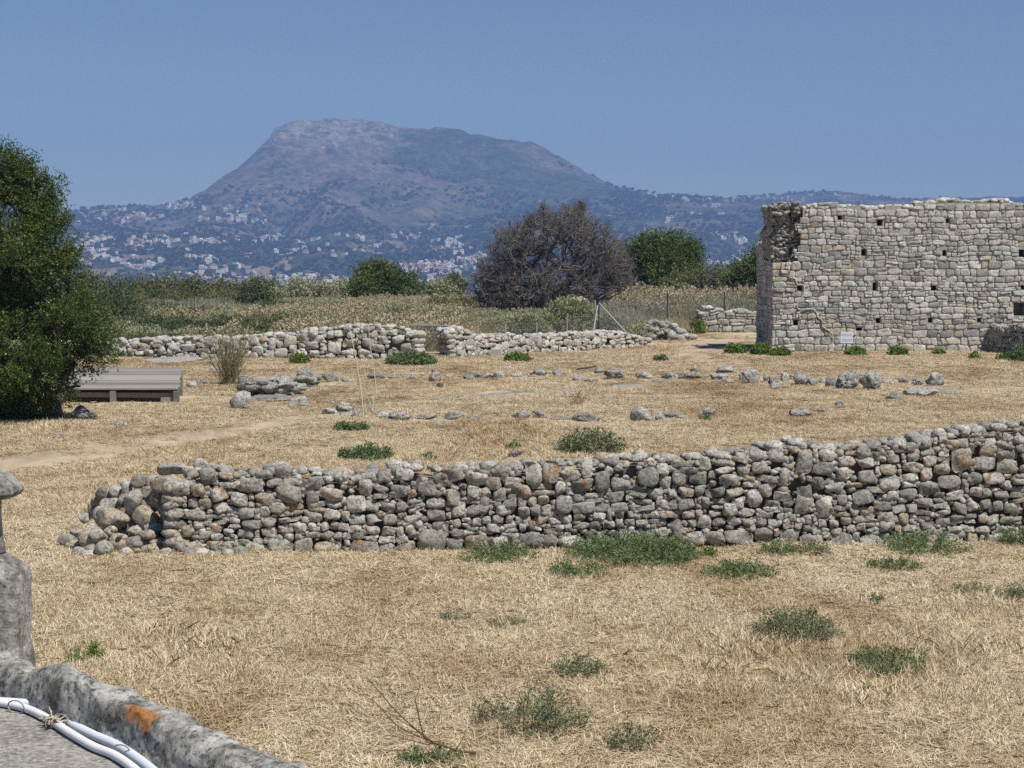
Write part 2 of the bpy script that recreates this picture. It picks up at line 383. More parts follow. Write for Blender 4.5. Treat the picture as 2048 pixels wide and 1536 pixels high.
# ------------------------------------------------------------------ far houses
M_white = simple('whitewash', (.66, .64, .60)); M_cream = simple('cream_render', (.58, .50, .40)); M_redroof = simple('clay_tile_roof', (.33, .17, .12))
M_win = simple('dark_window', (.05, .06, .08)); M_flat = simple('roof_screed', (.62, .60, .56))
def house_proto(kind):
    v = []; fs = []; mi = []
    def bx(x0, x1, y0, y1, z0, z1, m=0, top=None):
        n = len(v); a, f = box_vf(x0, x1, y0, y1, z0, z1); v.extend(a.tolist())
        for k, q in enumerate(f): fs.append([i + n for i in q]); mi.append(m if k != 1 or top is None else top)
    def roof(x0, x1, y0, y1, z, h):
        n = len(v); o = .5; i = min(x1 - x0, y1 - y0) * .45
        v.extend([(x0 - o, y0 - o, z), (x1 + o, y0 - o, z), (x1 + o, y1 + o, z), (x0 - o, y1 + o, z), (x0 + i, (y0 + y1) / 2, z + h), (x1 - i, (y0 + y1) / 2, z + h)])
        for q in ((0, 1, 5, 4), (2, 3, 4, 5), (1, 2, 5), (3, 0, 4), (3, 2, 1, 0)): fs.append([k + n for k in q]); mi.append(1)
    def wins(x0, x1, y, z, n):
        for k in range(n):
            c = x0 + (k + .5) * (x1 - x0) / n; bx(c - .6, c + .6, y - .08, y + .1, z, z + 1.5, 2)
    if kind == 0: bx(-6, 6, -5, 5, -4, 6.2, 0, 3); bx(-6, 1, -4.5, 4.5, 6.2, 9, 0, 3); wins(-5.5, 5.5, -5, 1, 4); wins(-5.5, 5.5, -5, 4, 4)
    if kind == 1: bx(-5.5, 5.5, -5, 5, -4, 5.8); roof(-5.5, 5.5, -5, 5, 5.8, 2.4); wins(-5, 5, -5, 1, 3); wins(-5, 5, -5, 3.8, 3)
    if kind == 2: bx(-11, 3, -5, 4, -4, 4.5, 0, 3); bx(3, 11, -6, 4, -4, 7, 0, 3); wins(-10, 2, -5, 1.2, 5); wins(4, 10, -6, 4, 3)
    if kind == 3: bx(-8, 8, -5, 5, -4, 4); roof(-8, 2, -5, 5, 4, 2.2); bx(2, 8, -5, 5, 4, 6.8, 0, 3); wins(-7, 7, -5, 1, 5)
    if kind == 4: bx(-5, 5, -5, 5, -4, 9.5, 0, 3); bx(-6.5, -5, -3, 3, -4, 6, 0, 3); wins(-4.5, 4.5, -5, 1, 3); wins(-4.5, 4.5, -5, 4, 3); wins(-4.5, 4.5, -5, 7, 3)
    return v, fs, mi
HK = [('white flat roofed house', 0, 0), ('white house with a red tiled roof', 1, 0), ('long white building', 2, 0), ('cream house with a part tiled roof', 3, 1), ('tall white block', 4, 0), ('cream house with a red roof', 1, 1)]
protos = []
for nm, k, cr in HK:
    v, fs, mi = house_proto(k)
    me = mesh_from('house', np.array(v), fs, [M_cream if cr else M_white, M_redroof, M_win, M_flat], smooth=False)
    me.polygons.foreach_set('material_index', mi); protos.append((me, v, fs, mi))
AREAS = [  # where, and clusters (px, py, sx, sy, n)
    ('on the right-hand skyline ridge', [(1440, 399, 60, 4, 20), (1560, 395, 45, 4, 8), (1660, 391, 40, 3, 6), (1300, 388, 12, 4, 2), (1760, 394, 60, 2, 5), (1430, 413, 14, 3, 4), (1330, 397, 20, 3, 2)]),
    ('left of the mountain foot', [(370, 412, 35, 5, 16), (480, 437, 38, 8, 26), (180, 432, 45, 7, 12), (290, 428, 45, 10, 14), (215, 445, 60, 5, 7), (455, 420, 60, 6, 8)]),
    ('in the suburb beside the left tree', [(170, 500, 26, 16, 60), (205, 478, 26, 6, 10)]),
    ('on the middle slope at left', [(330, 482, 45, 5, 16), (400, 484, 40, 6, 16), (285, 495, 30, 7, 12), (250, 520, 35, 7, 12), (230, 478, 50, 5, 8), (480, 483, 35, 9, 10), (560, 478, 40, 6, 8), (620, 498, 30, 8, 8), (530, 510, 40, 10, 6), (420, 515, 50, 14, 9), (300, 535, 40, 12, 9), (460, 540, 40, 6, 8)]),
    ('straight below the mountain', [(720, 475, 30, 6, 6), (820, 478, 50, 8, 10), (880, 490, 45, 10, 12), (745, 500, 20, 7, 6), (700, 505, 30, 8, 4), (920, 495, 30, 6, 7), (865, 462, 10, 6, 3), (925, 456, 14, 3, 3)]),
    ('in town above the round bush', [(850, 537, 40, 6, 62), (900, 545, 35, 8, 18), (915, 525, 35, 9, 14)]), ('in town left of the round bush', [(650, 570, 50, 8, 70), (560, 562, 50, 8, 34)]),
         ('along the far left scrub line', [(395, 560, 80, 7, 32), (470, 568, 50, 6, 20)]), ('between the round bush and bare shrub', [(780, 570, 60, 10, 12), (880, 567, 25, 5, 9), (960, 520, 22, 9, 12), (1000, 560, 30, 14, 8)]),
    ('right of the bare shrub', [(1430, 472, 30, 5, 5), (1460, 470, 20, 4, 5), (1480, 487, 25, 6, 7), (1485, 515, 22, 9, 9), (1425, 528, 14, 4, 5), (1330, 440, 14, 4, 3), (1240, 450, 40, 20, 4), (1400, 440, 60, 12, 4), (1180, 470, 40, 20, 4)])]
hs = []
for ai, (where, cl) in enumerate(AREAS):
    for (cx, cy, a, b, n) in cl:
        for _ in range(n):
            px = cx + rng.normal() * a * .72; py = cy + rng.normal() * b * .75
            p = hill_hit(px, min(py, 590))
            if p is None:
                yv = float(ridge_dist(px)) - rng.uniform(5, 60); p = Vector(((px - CX) / F * yv, yv, float(hz(px, yv))))
            hs.append((p, ai, int(rng.choice(6, p=[.33, .17, .15, .1, .12, .13])), rng.normal() * .35, rng.uniform(.5, .85)))
order = sorted(range(len(hs)), key=lambda i: hs[i][0].y / hs[i][4])
acc = [[], [], []]; nv = 0
for rank, i in enumerate(order):
    p, ai, k, rz, sc = hs[i]; me, v, fs, mi = protos[k]
    if rank < 300:
        o = put('house', me, None, p); o.rotation_euler.z = rz; o.scale = (sc, sc, sc)
        tag(o, HK[k][0] + ' ' + AREAS[ai][0], 'house', 'houses: ' + HK[k][0] + ' ' + AREAS[ai][0])
    else:
        c, s = math.cos(rz), math.sin(rz)
        acc[0] += [((x * c - y * s) * sc + p.x, (x * s + y * c) * sc + p.y, z * sc + p.z) for x, y, z in v]
        acc[1] += [[q + nv for q in f_] for f_ in fs]; nv += len(v)
        acc[2] += [(4 if (m_ == 0 and HK[k][2]) else m_) for m_ in mi]
me = mesh_from('far_houses', np.array(acc[0]), acc[1], [M_white, M_redroof, M_win, M_flat, M_cream], smooth=False)
me.polygons.foreach_set('material_index', acc[2])
tag(put('far_houses', me), 'mass of small white houses filling the dense town below the mountain', 'houses', kind='stuff')

# ------------------------------------------------------------------ geometry node scatter (for stuff only)
def scatter(name, pts, rz, sc, idx, protos_me, label, cat, tilt=None):
    me = bpy.data.meshes.new(name); n = len(pts); me.vertices.add(n); me.vertices.foreach_set('co', np.asarray(pts, np.float32).ravel())
    rot = np.zeros((n, 3), np.float32); rot[:, 2] = rz
    if tilt is not None: rot[:, 0] = tilt
    a = me.attributes.new('rot', 'FLOAT_VECTOR', 'POINT'); a.data.foreach_set('vector', rot.ravel())
    a = me.attributes.new('scl', 'FLOAT_VECTOR', 'POINT'); s = np.asarray(sc, np.float32)
    if s.ndim == 1: s = np.repeat(s[:, None], 3, 1)
    a.data.foreach_set('vector', np.ascontiguousarray(s).ravel())
    a = me.attributes.new('pick', 'INT', 'POINT'); a.data.foreach_set('value', np.asarray(idx, np.int32))
    o = put(name, me); tag(o, label, cat, kind='stuff')
    ng = bpy.data.node_groups.new(name, 'GeometryNodeTree')
    ng.interface.new_socket('Geometry', in_out='INPUT', socket_type='NodeSocketGeometry'); ng.interface.new_socket('Geometry', in_out='OUTPUT', socket_type='NodeSocketGeometry')
    gi = ng.nodes.new('NodeGroupInput'); go = ng.nodes.new('NodeGroupOutput'); ip = ng.nodes.new('GeometryNodeInstanceOnPoints'); jn = ng.nodes.new('GeometryNodeJoinGeometry')
    for pm in protos_me:
        po = bpy.data.objects.new(name + '_piece', pm)
        oi = ng.nodes.new('GeometryNodeObjectInfo'); oi.inputs['Object'].default_value = po; oi.inputs['As Instance'].default_value = True
        ng.links.new(oi.outputs['Geometry'], jn.inputs[0])
    def na(nm, ty):
        q = ng.nodes.new('GeometryNodeInputNamedAttribute'); q.data_type = ty; q.inputs[0].default_value = nm; return q.outputs[0]
    ng.links.new(gi.outputs[0], ip.inputs['Points']); ng.links.new(jn.outputs[0], ip.inputs['Instance'])
    ip.inputs['Pick Instance'].default_value = True
    ng.links.new(na('pick', 'INT'), ip.inputs['Instance Index'])
    er = ng.nodes.new('FunctionNodeEulerToRotation'); ng.links.new(na('rot', 'FLOAT_VECTOR'), er.inputs[0]); ng.links.new(er.outputs[0], ip.inputs['Rotation'])
    ng.links.new(na('scl', 'FLOAT_VECTOR'), ip.inputs['Scale']); ng.links.new(ip.outputs[0], go.inputs[0])
    md = o.modifiers.new('scatter', 'NODES'); md.node_group = ng
    return o

# far trees dotted over the slopes
def foliage_mat(name, c1, c2, c3=None, k=1.2, trans=.25, rough=.6):
    m = N(name); a = m.attr(); n = m.noise(k, 4, .6)
    c = m.mix(a[0], c1, c2)
    if c3: c = m.mix(m.math('MULTIPLY', m.maprange(n, .45, .65), .8), c, c3)
    m.color(c); m.bsdf.inputs['Roughness'].default_value = rough; m.bsdf.inputs['Specular IOR Level'].default_value = .3
    if trans:
        tr = m.t.nodes.new('ShaderNodeBsdfTranslucent'); mx = m.t.nodes.new('ShaderNodeMixShader'); mx.inputs[0].default_value = trans
        m.link(c, tr.inputs[0]); m.link(m.bsdf.outputs[0], mx.inputs[1]); m.link(tr.outputs[0], mx.inputs[2])
        m.link(mx.outputs[0], m.t.nodes['Material Output'].inputs[0])
    return m.m
M_fartree = foliage_mat('far_foliage', (.022, .034, .018), (.06, .075, .035), None, .05, 0)
def blob_proto(seed):
    r = np.random.default_rng(seed); n = 46
    d = r.normal(size=(n, 3)); d /= np.linalg.norm(d, axis=1, keepdims=True); d[:, 2] = np.abs(d[:, 2]) * 1.0
    Pn = d * r.uniform(.5, 1, (n, 1)); L = np.full(n, 1.0)
    vv, ff = leaves(Pn, unit(n), L * .9, L * .8)
    return mesh_from('tuft', vv, ff, M_fartree, False, np.repeat(r.uniform(0, 1, n), 4)[:, None] * np.ones((1, 3)))
tp = []; ts = []
for _ in range(26000):
    y = math.sqrt(rng.uniform(1900 ** 2, 4500 ** 2)); px = rng.uniform(-100, 2150)
    tp.append((px, y))
tp = np.array(tp); zt = hz(tp[:, 0], tp[:, 1]); Xt = (tp[:, 0] - CX) / F * tp[:, 1]
dens = fbm(Xt / 140, tp[:, 1] / 140, 77, 3) + .30 * (1 - sstep(20, 150, zt)) - .12 * sstep(120, 220, zt)
keep = dens > rng.uniform(.50, .80, len(tp)); tp, zt, Xt = tp[keep], zt[keep], Xt[keep]
scatter('far_trees', np.stack([Xt, tp[:, 1], zt + 1.0], 1), rng.uniform(0, 6.3, len(tp)), rng.uniform(2.0, 4.6, len(tp)), rng.integers(0, 4, len(tp)),
        [blob_proto(s) for s in range(4)], 'scattered dark olive and cypress trees over the far slopes', 'trees')

# ------------------------------------------------------------------ stones
def power_pack(u0, u1, hfun, radii, asp=1.35, seed=1, limit=1500, tries=22000, vmin=0.0):
    r_ = np.random.default_rng(seed); S = np.zeros((limit, 3)); n = 0
    for rq in radii:
        rad, per = rq if isinstance(rq, tuple) else (rq, tries // len(radii))
        for _ in range(per):
            r = rad * r_.uniform(.85, 1.15); u = r_.uniform(u0, u1); v = r_.uniform(vmin + r * .4, max(vmin + r * .45, hfun(u) - r * .75))
            if v > hfun(u) - r * .5: continue
            if n:
                d = np.hypot((S[:n, 0] - u) / asp, S[:n, 1] - v)
                if (d < (S[:n, 2] + r) * .73).any(): continue
            S[n] = (u, v, r); n += 1
            if n >= limit: return S[:n]
    return S[:n]
def power_cell(S, i, asp, gap, M=16, lim=1.5, smooth=1):
    u, v, r = S[i]; du = (S[:, 0] - u) / asp; dv = S[:, 1] - v
    d2 = du * du + dv * dv; d = np.sqrt(d2); nb = np.where((d > 1e-6) & (d < r * 1.6 + S[:, 2] * 1.6))[0]
    th = np.arange(M) / M * 2 * np.pi + (i % 7) * .1; cx, sn = np.cos(th), np.sin(th)
    R = np.full(M, r * lim)
    for j in nb:
        dist = (d2[j] + r * r - S[j, 2] ** 2) / (2 * d[j]); dist = max(dist, r * .35)
        c = (cx * du[j] + sn * dv[j]) / d[j]
        R = np.where(c > 1e-3, np.minimum(R, dist / np.maximum(c, 1e-3)), R)
    for _ in range(smooth): R = R * (1 - .07 * np.random.default_rng(i + 5).random(M))
    R = np.maximum(R - gap, r * .3)
    return np.stack([cx * R * asp, sn * R], 1)
RINGS = [(.62, -.55), (.92, -.32), (1.0, 0.0), (.955, .50), (.84, .84), (.48, 1.0)]
def stone_vf(out, b, rr, seed, facets=3, jit=.06, tilt=.25, rings=RINGS, fl=.8, nz=.25):
    """outline (M,2) -> closed stone in local (u, v, depth)"""
    r_ = np.random.default_rng(seed); M = len(out); P3 = []
    tx, ty = r_.normal(size=2) * tilt
    for s, d in rings: P3.append(np.concatenate([out * s, np.full((M, 1), d * b)], 1))
    P3.append(np.array([[0, 0, b]])); V = np.concatenate(P3)
    front = np.clip(V[:, 2] / b, 0, 1); V[:, 2] += (tx * V[:, 0] + ty * V[:, 1]) * front
    for _ in range(facets):
        n = r_.normal(size=3); n[2] = abs(n[2]) * .9 + nz; n /= np.linalg.norm(n)
        dd = V @ n; lim = np.quantile(dd, .99) * r_.uniform(fl - .12, fl + .1)
        V = V - np.maximum(dd - lim, 0)[:, None] * n
    o = r_.uniform(0, 100, 3); k = 1.6 / rr
    for i in range(len(V)):
        q = mnoise.noise_vector(Vector(V[i] * k + o)); V[i] += np.array(q) * rr * jit * 2
    f = []
    R = len(rings)
    for j in range(R - 1):
        for i in range(M):
            f.append((j * M + i, j * M + (i + 1) % M, (j + 1) * M + (i + 1) % M, (j + 1) * M + i))
    c = R * M
    for i in range(M): f.append(((R - 1) * M + i, (R - 1) * M + (i + 1) % M, c))
    f.append(tuple(range(M))[::-1])
    return V, f
def face_basis(A, B):
    A = np.array(A, float); B = np.array(B, float); U = B - A; L = np.linalg.norm(U[:2]); U = U / L; U[2] = 0
    return A, U, np.array([U[1], -U[0], 0.]), L     # outward normal to the right of travel reversed: towards the camera for left->right
def to_world(V, A, U, Nn, u, v, lean=0.0):
    zz = V[:, 1] + v
    return A[None] + U[None] * (V[:, 0:1] + u) + np.array([0, 0, 1.])[None] * zz[:, None] + Nn[None] * (V[:, 2:3] - lean * zz[:, None])
def ico(sub):
    import bmesh
    bm = bmesh.new(); bmesh.ops.create_icosphere(bm, subdivisions=sub, radius=1)
    v = np.array([q.co[:] for q in bm.verts]); f = [[w.index for w in q.verts] for q in bm.faces]; bm.free(); return v, f
ICO = {k: ico(k) for k in (2, 3, 4)}
def rock_vf(sx_, sy_, sz_, seed, sub=3, facets=9, rough=.16, flat=.25, karst=0.0, fl=.72):
    r_ = np.random.default_rng(seed); V, f = ICO[sub]; V = V.copy()
    for _ in range(facets):
        n = r_.normal(size=3); n /= np.linalg.norm(n); lim = r_.uniform(fl - .12, fl + .2)
        V = V - np.maximum(V @ n - lim, 0)[:, None] * n
    o = r_.uniform(0, 100, 3)
    for i in range(len(V)):
        p = Vector(V[i] * 1.7 + o); d = mnoise.fractal(p, .8, 2.1, 4) * rough
        if karst: d -= karst * max(0, .25 - abs(mnoise.noise(Vector(V[i] * 2.6 + o)))) * 2.0
        V[i] *= (1 + d)
    V[:, 2] = np.maximum(V[:, 2], -1 + flat)
    return V * np.array([sx_, sy_, sz_]), f

def rubble_cells(L, hf, sc, seed, M=20):
    r_ = np.random.default_rng(seed); out = []; hm = max(hf(u) for u in np.linspace(0, L, 60)) + .1
    cells = []; v = 0.0
    while v < hm:
        h = r_.uniform(.085, .165) * sc; u = -r_.uniform(0, .2)
        while u < L:
            w = h * r_.uniform(.85, 2.1); q = r_.random()
            if q < .14: cells += [(u, u + w, v, v + h * .46), (u, u + w * r_.uniform(.9, 1), v + h * .46, v + h)]
            elif q < .34:
                w2 = h * r_.uniform(.35, .6); s1 = r_.uniform(.35, .65); cells += [(u, u + w, v, v + h), (u + w, u + w + w2, v, v + h * s1), (u + w, u + w + w2, v + h * s1, v + h)]; w += w2
            elif q < .42: cells.append((u, u + w, v, v + h * 1.7))          # a tall stone breaking the course
            else: cells.append((u, u + w, v, v + h))
            u += w
        v += h
    tall = [c for c in cells if c[3] - c[2] > .166 * sc]
    for c in cells:
        uc, vc = (c[0] + c[1]) / 2, (c[2] + c[3]) / 2
        if any(t is not c and t[0] - .3 * (c[1] - c[0]) < uc < t[1] + .3 * (c[1] - c[0]) and t[2] < vc < t[3] for t in tall if abs((t[0] + t[1]) / 2 - uc) < .5 * sc): continue
        hw, hh = (c[1] - c[0]) / 2, (c[3] - c[2]) / 2; uc = min(max(uc, hw), L - hw * .5)
        q = np.array([(-hw, -hh), (hw, -hh), (hw, hh), (-hw, hh)]) * (1 + r_.uniform(-.30, .14, (4, 2)))
        pts = np.concatenate([q[k] + (q[(k + 1) % 4] - q[k]) * np.linspace(0, 1, M // 4, endpoint=False)[:, None] for k in range(4)])
        for _ in range(int(r_.integers(1, 4))): pts = .25 * np.roll(pts, 1, 0) + .5 * pts + .25 * np.roll(pts, -1, 0)
        pts *= 1.03; a = r_.normal() * .11; ca, sa = math.cos(a), math.sin(a); pts = pts @ np.array([[ca, sa], [-sa, ca]])
        wu = uc + (fbm(uc * 1.7, vc * 1.7, seed, 2) - .5) * .10; wv = vc + (fbm(pts[:, 0] * 0 + uc * 1.1 + 40, vc * 1.1, seed + 5, 3)[0] - .5) * .34 * sc * min(1, vc / .2 + .2)
        if wv > hf(uc) - hh * .4: continue
        out.append((float(wu), max(float(wv), hh * .6), min(hw, hh), pts))
    return out
def dry_wall(name, A, B, hpts, radii, mat, label, cat, group=None, asp=1.35, seed=1, thick=.55, gap=.006, warmf=None, rough=.5, caps=True, lean=.05, nmax=300, extra=None, capr=None, tries=22000, M=16, bul=(.32, .62), vis=None, orange=.12, sc=None):
    """a dry stone wall: power-packed face stones, a core and loose cap stones. hpts = (u, height)"""
    A, U, Nn, L = face_basis(A, B); hu = np.array([p[0] for p in hpts]) ; hh = np.array([p[1] for p in hpts])
    hf = lambda u: float(np.interp(u, hu, hh)) + (float(vn(u * 2.3, 0, seed)) - .5) * .10 * min(1, hh.max())
    root = thing(name, tuple(A + U * L / 2), label, cat, group)
    g0 = lambda u: gz1(*(A + U * u)[:2])
    S = [] if sc else power_pack(0, L, hf, radii, asp, seed, tries=tries); st = []
    if sc:
        for _ in range(int(L * hf(L / 2) * 190 / sc ** 2)):
            u = rng.uniform(0, L); v = rng.uniform(0, max(.05, hf(u) - .02)); r = rng.uniform(.018, .05) * sc; V, f = ICO[2]
            V, f = rock_vf(r * rng.uniform(1, 1.5), r, r, int(rng.integers(1e6)), sub=2, facets=6)
            st.append((r * .5, to_world(V[:, [0, 2, 1]] - np.array([0, 0, .035 * sc]), A, U, Nn, u, v + g0(u), lean) if False else V + A + U * u - Nn * (.03 * sc + lean * v) + np.array([0, 0, v + g0(u)]), f, (rng.random(), float(rng.random() < .3) * .6, 0)))
        for ue in (.06, L - .06):
            he = hf(ue); v = 0.0
            while v < he:
                r = rng.uniform(.07, .10) * sc
                for dn in np.arange(.05, thick, r * 1.5):
                    V, f = rock_vf(r * 1.1, r * 1.2, r * .8, int(rng.integers(1e6)), sub=2, facets=8)
                    st.append((r * .8, V + A + U * (ue + rng.normal() * .015) - Nn * (dn + lean * v) + np.array([0, 0, v + r * .5 + g0(ue)]), f, (rng.random(), float(rng.random() < .3) * .6, 0)))
                v += r * 1.1
    cellsR = rubble_cells(L, hf, sc, seed) if sc else None
    for i in range(len(cellsR) if sc else len(S)):
        if sc: u, v, r, out = cellsR[i]
        else: u, v, r = S[i]; out = power_cell(S, i, asp, gap, M)
        ro = float(np.sqrt(out[:, 0].ptp() * out[:, 1].ptp()) / 2) if hasattr(out[:, 0], 'ptp') else float(np.sqrt(np.ptp(out[:, 0]) * np.ptp(out[:, 1])) / 2)
        V, f = stone_vf(out, r * rng.uniform(*bul), ro, seed * 1000 + i, facets=8, jit=.055, tilt=.40, fl=.80, nz=1.5)
        W = to_world(V, A, U, Nn, u, v + g0(u), lean); W += Nn * rng.normal() * r * .12
        st.append((ro, W, f, (rng.random(), (warmf(u, v) if warmf else float(rng.random() < .2) * .7), float(rng.random() < orange))))
    if caps:
        u = .08
        while u < L - .05:
            r = (capr or (radii[0] if not isinstance(radii[0], tuple) else radii[1][0])) * rng.uniform(.6, 1.15)
            for row in range(2):
                V, f = rock_vf(r * rng.uniform(1, 1.5), r * rng.uniform(.9, 1.2), r * rng.uniform(.5, .85), int(rng.integers(1e6)), sub=2, facets=7)
                a = rng.uniform(0, 6.3); c, s = math.cos(a), math.sin(a); V = V @ np.array([[c, s, 0], [-s, c, 0], [0, 0, 1]])
                uu_ = u + rng.uniform(-.5, .5) * r; h = hf(uu_) + g0(uu_)
                W = V + A + U * uu_ - Nn * (lean * h + .12 * thick / .5 + row * thick * .42) + np.array([0, 0, h - r * .15])
                st.append((r, W, f, (rng.random(), (warmf(u, h) if warmf else 0) * .6, float(rng.random() < orange))))
            u += r * 1.9
    if extra: st += extra
    st.sort(key=lambda q: -q[0])
    ok = [q for q in st if vis is None or vis(q[1].mean(0))]; no = [q for q in st if not (vis is None or vis(q[1].mean(0)))]
    for q in ok[:nmax]: part('stone', q[1], q[2], mat, root, tint=np.array(q[3]))
    rest = ok[nmax:] + no
    if rest:
        a = Acc()
        for q in rest: a.add(q[1], q[2], q[3])
        tag(part('small_stones', a.V(), a.f, mat, root, tint=a.T()), kind='stuff')
    us = np.linspace(.16, L - .12, 60); cv = []; 
    for u in us:
        h = max(.05, hf(u) - (radii[0] if not isinstance(radii[0], tuple) else radii[0][0]) * 1.15); g = g0(u) - .15
        for dn, z in ((-.06 - lean * 0, g), (-.07 - lean * h, h + g0(u)), (-thick + .05, h + g0(u)), (-thick, g)):
            cv.append(A + U * u + Nn * (dn - .04) + np.array([0, 0, z]))
    cf = [(i * 4 + k, (i + 1) * 4 + k, (i + 1) * 4 + (k + 1) % 4, i * 4 + (k + 1) % 4) for i in range(59) for k in range(4)] + [(0, 1, 2, 3), (239, 238, 237, 236)]
    part('wall_core', np.array(cv), cf, M_core, root, smooth=False)
    return root
inframe = lambda p: -60 < CX + p[0] / p[1] * F < 2110

# --- near wall with its tumbled left end
A0 = G(330, 1106); A1 = G(1200, 1090); A2 = G(2360, 1072)
A, B = A0, A2
def hat(px, base, top):
    return (base - top) / F * G(px, base).y
U_ = (B - A).normalized(); Ltot = (B - A).length
def u_of(px, base=1088): return (G(px, base) - A).dot(U_)
near_h = [(0, .66), (.14, .78), (.30, .86), (.5, .91), (u_of(600), .88), (u_of(900), .90), (u_of(1200), .95), (u_of(1400), 1.02), (u_of(1500), 1.08), (u_of(1700), 1.12), (u_of(1850), 1.18), (u_of(1960), 1.30), (u_of(2100), 1.32), (u_of(2400), 1.4)]
extra = []
def pile(px, py, w, h, warm, seed, dz=0.0, dy=0.0, orange=0.0, k=None):
    """loose stone of the tumbled end: photo box centre-bottom px,py; sizes in photo pixels"""
    g = G(px, py); s = F / g.y; z = dz / s; y = g.y + dy
    rx, rz = w / s / 2, h / s / 2
    V, f = rock_vf(rx * 1.05, max(rx, rz) * .9, rz * 1.08, seed, sub=3, facets=12, rough=.10, flat=.1)
    a, b = ray(px, py - dz - h / 2); c = np.array([a * y, y, EYE + b * y])
    return (max(rx, rz), V + c, f, (rng.random(), warm, orange))
TP = [  # cx, cy(centre), w, h, warm, dy  (photo pixels)
 (190,1078,52,40,1,0),(222,1038,56,40,.7,.15),(290,1035,42,42,.8,.1),(268,1005,34,44,.1,.35),(310,1060,50,36,0,.1),(268,1090,52,42,0,-.1),(305,1104,42,24,.8,-.25),(337,1098,30,20,.8,-.2),
 (362,1085,58,50,.15,-.2),(228,1086,28,18,.4,0),(236,1092,34,40,1,-.15),(270,1062,26,20,.5,-.1),(315,1085,32,16,.8,-.15),(340,1028,44,38,.6,.12),(372,1050,52,36,.7,.08),(362,1004,52,28,.1,.15),(322,1003,44,40,.6,.3),
 (330,966,52,32,1,.22),(368,972,22,20,.9,.2),(392,974,40,24,.2,.2),(428,976,40,26,.9,.18),(345,938,50,26,0,.35),(404,930,28,22,.1,.3),(380,945,26,24,.1,.25),(304,962,22,24,.1,.4),(278,962,32,24,.1,.5),(254,978,20,26,.1,.55),(232,984,22,24,.1,.6),
 (212,990,34,26,.2,.7),(192,1000,18,20,.2,.8),(186,1018,22,30,.1,.85),(222,1008,38,26,.1,.6),(250,1000,30,28,.1,.5),(168,1035,20,20,.2,.8),(180,1058,22,20,.2,.4),(132,1078,26,20,.1,.2),(155,1066,24,16,.1,.3),(168,1098,28,11,.3,-.1),(150,1086,30,14,.6,.1),
 (398,1040,34,50,.2,.08),(420,1004,26,32,.1,.12),(436,1095,26,20,.1,-.3),(455,1110,40,15,.1,-.35),(404,1102,26,12,.1,-.3),(412,1110,34,9,.7,-.35),(395,1065,28,36,.6,0),(440,1070,40,32,.1,.05),(350,1108,20,12,.5,-.2),(298,1012,26,30,.7,.3),(345,990,30,18,.8,.2),(375,1020,30,20,.5,.18),
 (205,1032,30,34,.1,.5),(262,1040,30,36,.1,.45),(244,1062,30,30,.1,.3),(300,985,34,24,.3,.4),(280,1030,30,30,.1,.6),(330,1045,30,30,.2,.5),(215,1062,26,26,.1,.35)]
for i, (cx, cy, w, h, wm, dy) in enumerate(TP):
    y = 18.55 + dy; a, b = ray(cx, cy); c = np.array([a * y, y, EYE + b * y]); s = F / y
    c[2] = max(c[2], gz1(c[0], c[1]) + h / s * .25)
    V, f = rock_vf(w / s / 2 * 1.34, max(w, h) / s / 2 * 1.1, h / s / 2 * 1.34, 500 + i, sub=3, facets=12, rough=.10, flat=.08)
    extra.append((max(w, h) / s / 2, V + c, f, (rng.random(), wm, 1.0 if i in (8, 20) else 0)))
for i in range(95):
    px = rng.uniform(150, 480); py = rng.uniform(1078, 1112) if px < 400 else rng.uniform(1098, 1112); r = float(rng.choice([.03, .045, .065, .085], p=[.3, .35, .25, .1])); g = G(px, py)
    zz = gz1(g.x, g.y) + r * .4 + (rng.uniform(0, .22) if 180 < px < 380 else 0); V, f = rock_vf(r * 1.4, r * 1.2, r, 800 + i, sub=2, facets=9, rough=.1, flat=.1)
    extra.append((r, V + np.array([g.x, g.y + (zz - r * .4) * 1.2, zz]), f, (rng.random(), float(rng.random() < .55) * rng.uniform(.4, 1), 0)))
def warm_near(u, v): return float(rng.random() < (.75 if u < .55 else (.2 if v < .7 else .14))) * rng.uniform(.3, .85)
dry_wall('dry_stone_wall', A, B, near_h, [(.10, 90), (.084, 500), (.068, 2500), (.053, 8000), (.039, 9000), (.027, 11000), (.018, 5000)], M_near,
         'long grey dry stone wall across the front field with a tumbled left end', 'stone wall', seed=4, warmf=warm_near, extra=extra, vis=inframe, gap=.003, M=22, asp=1.4, capr=.10, sc=1.0)

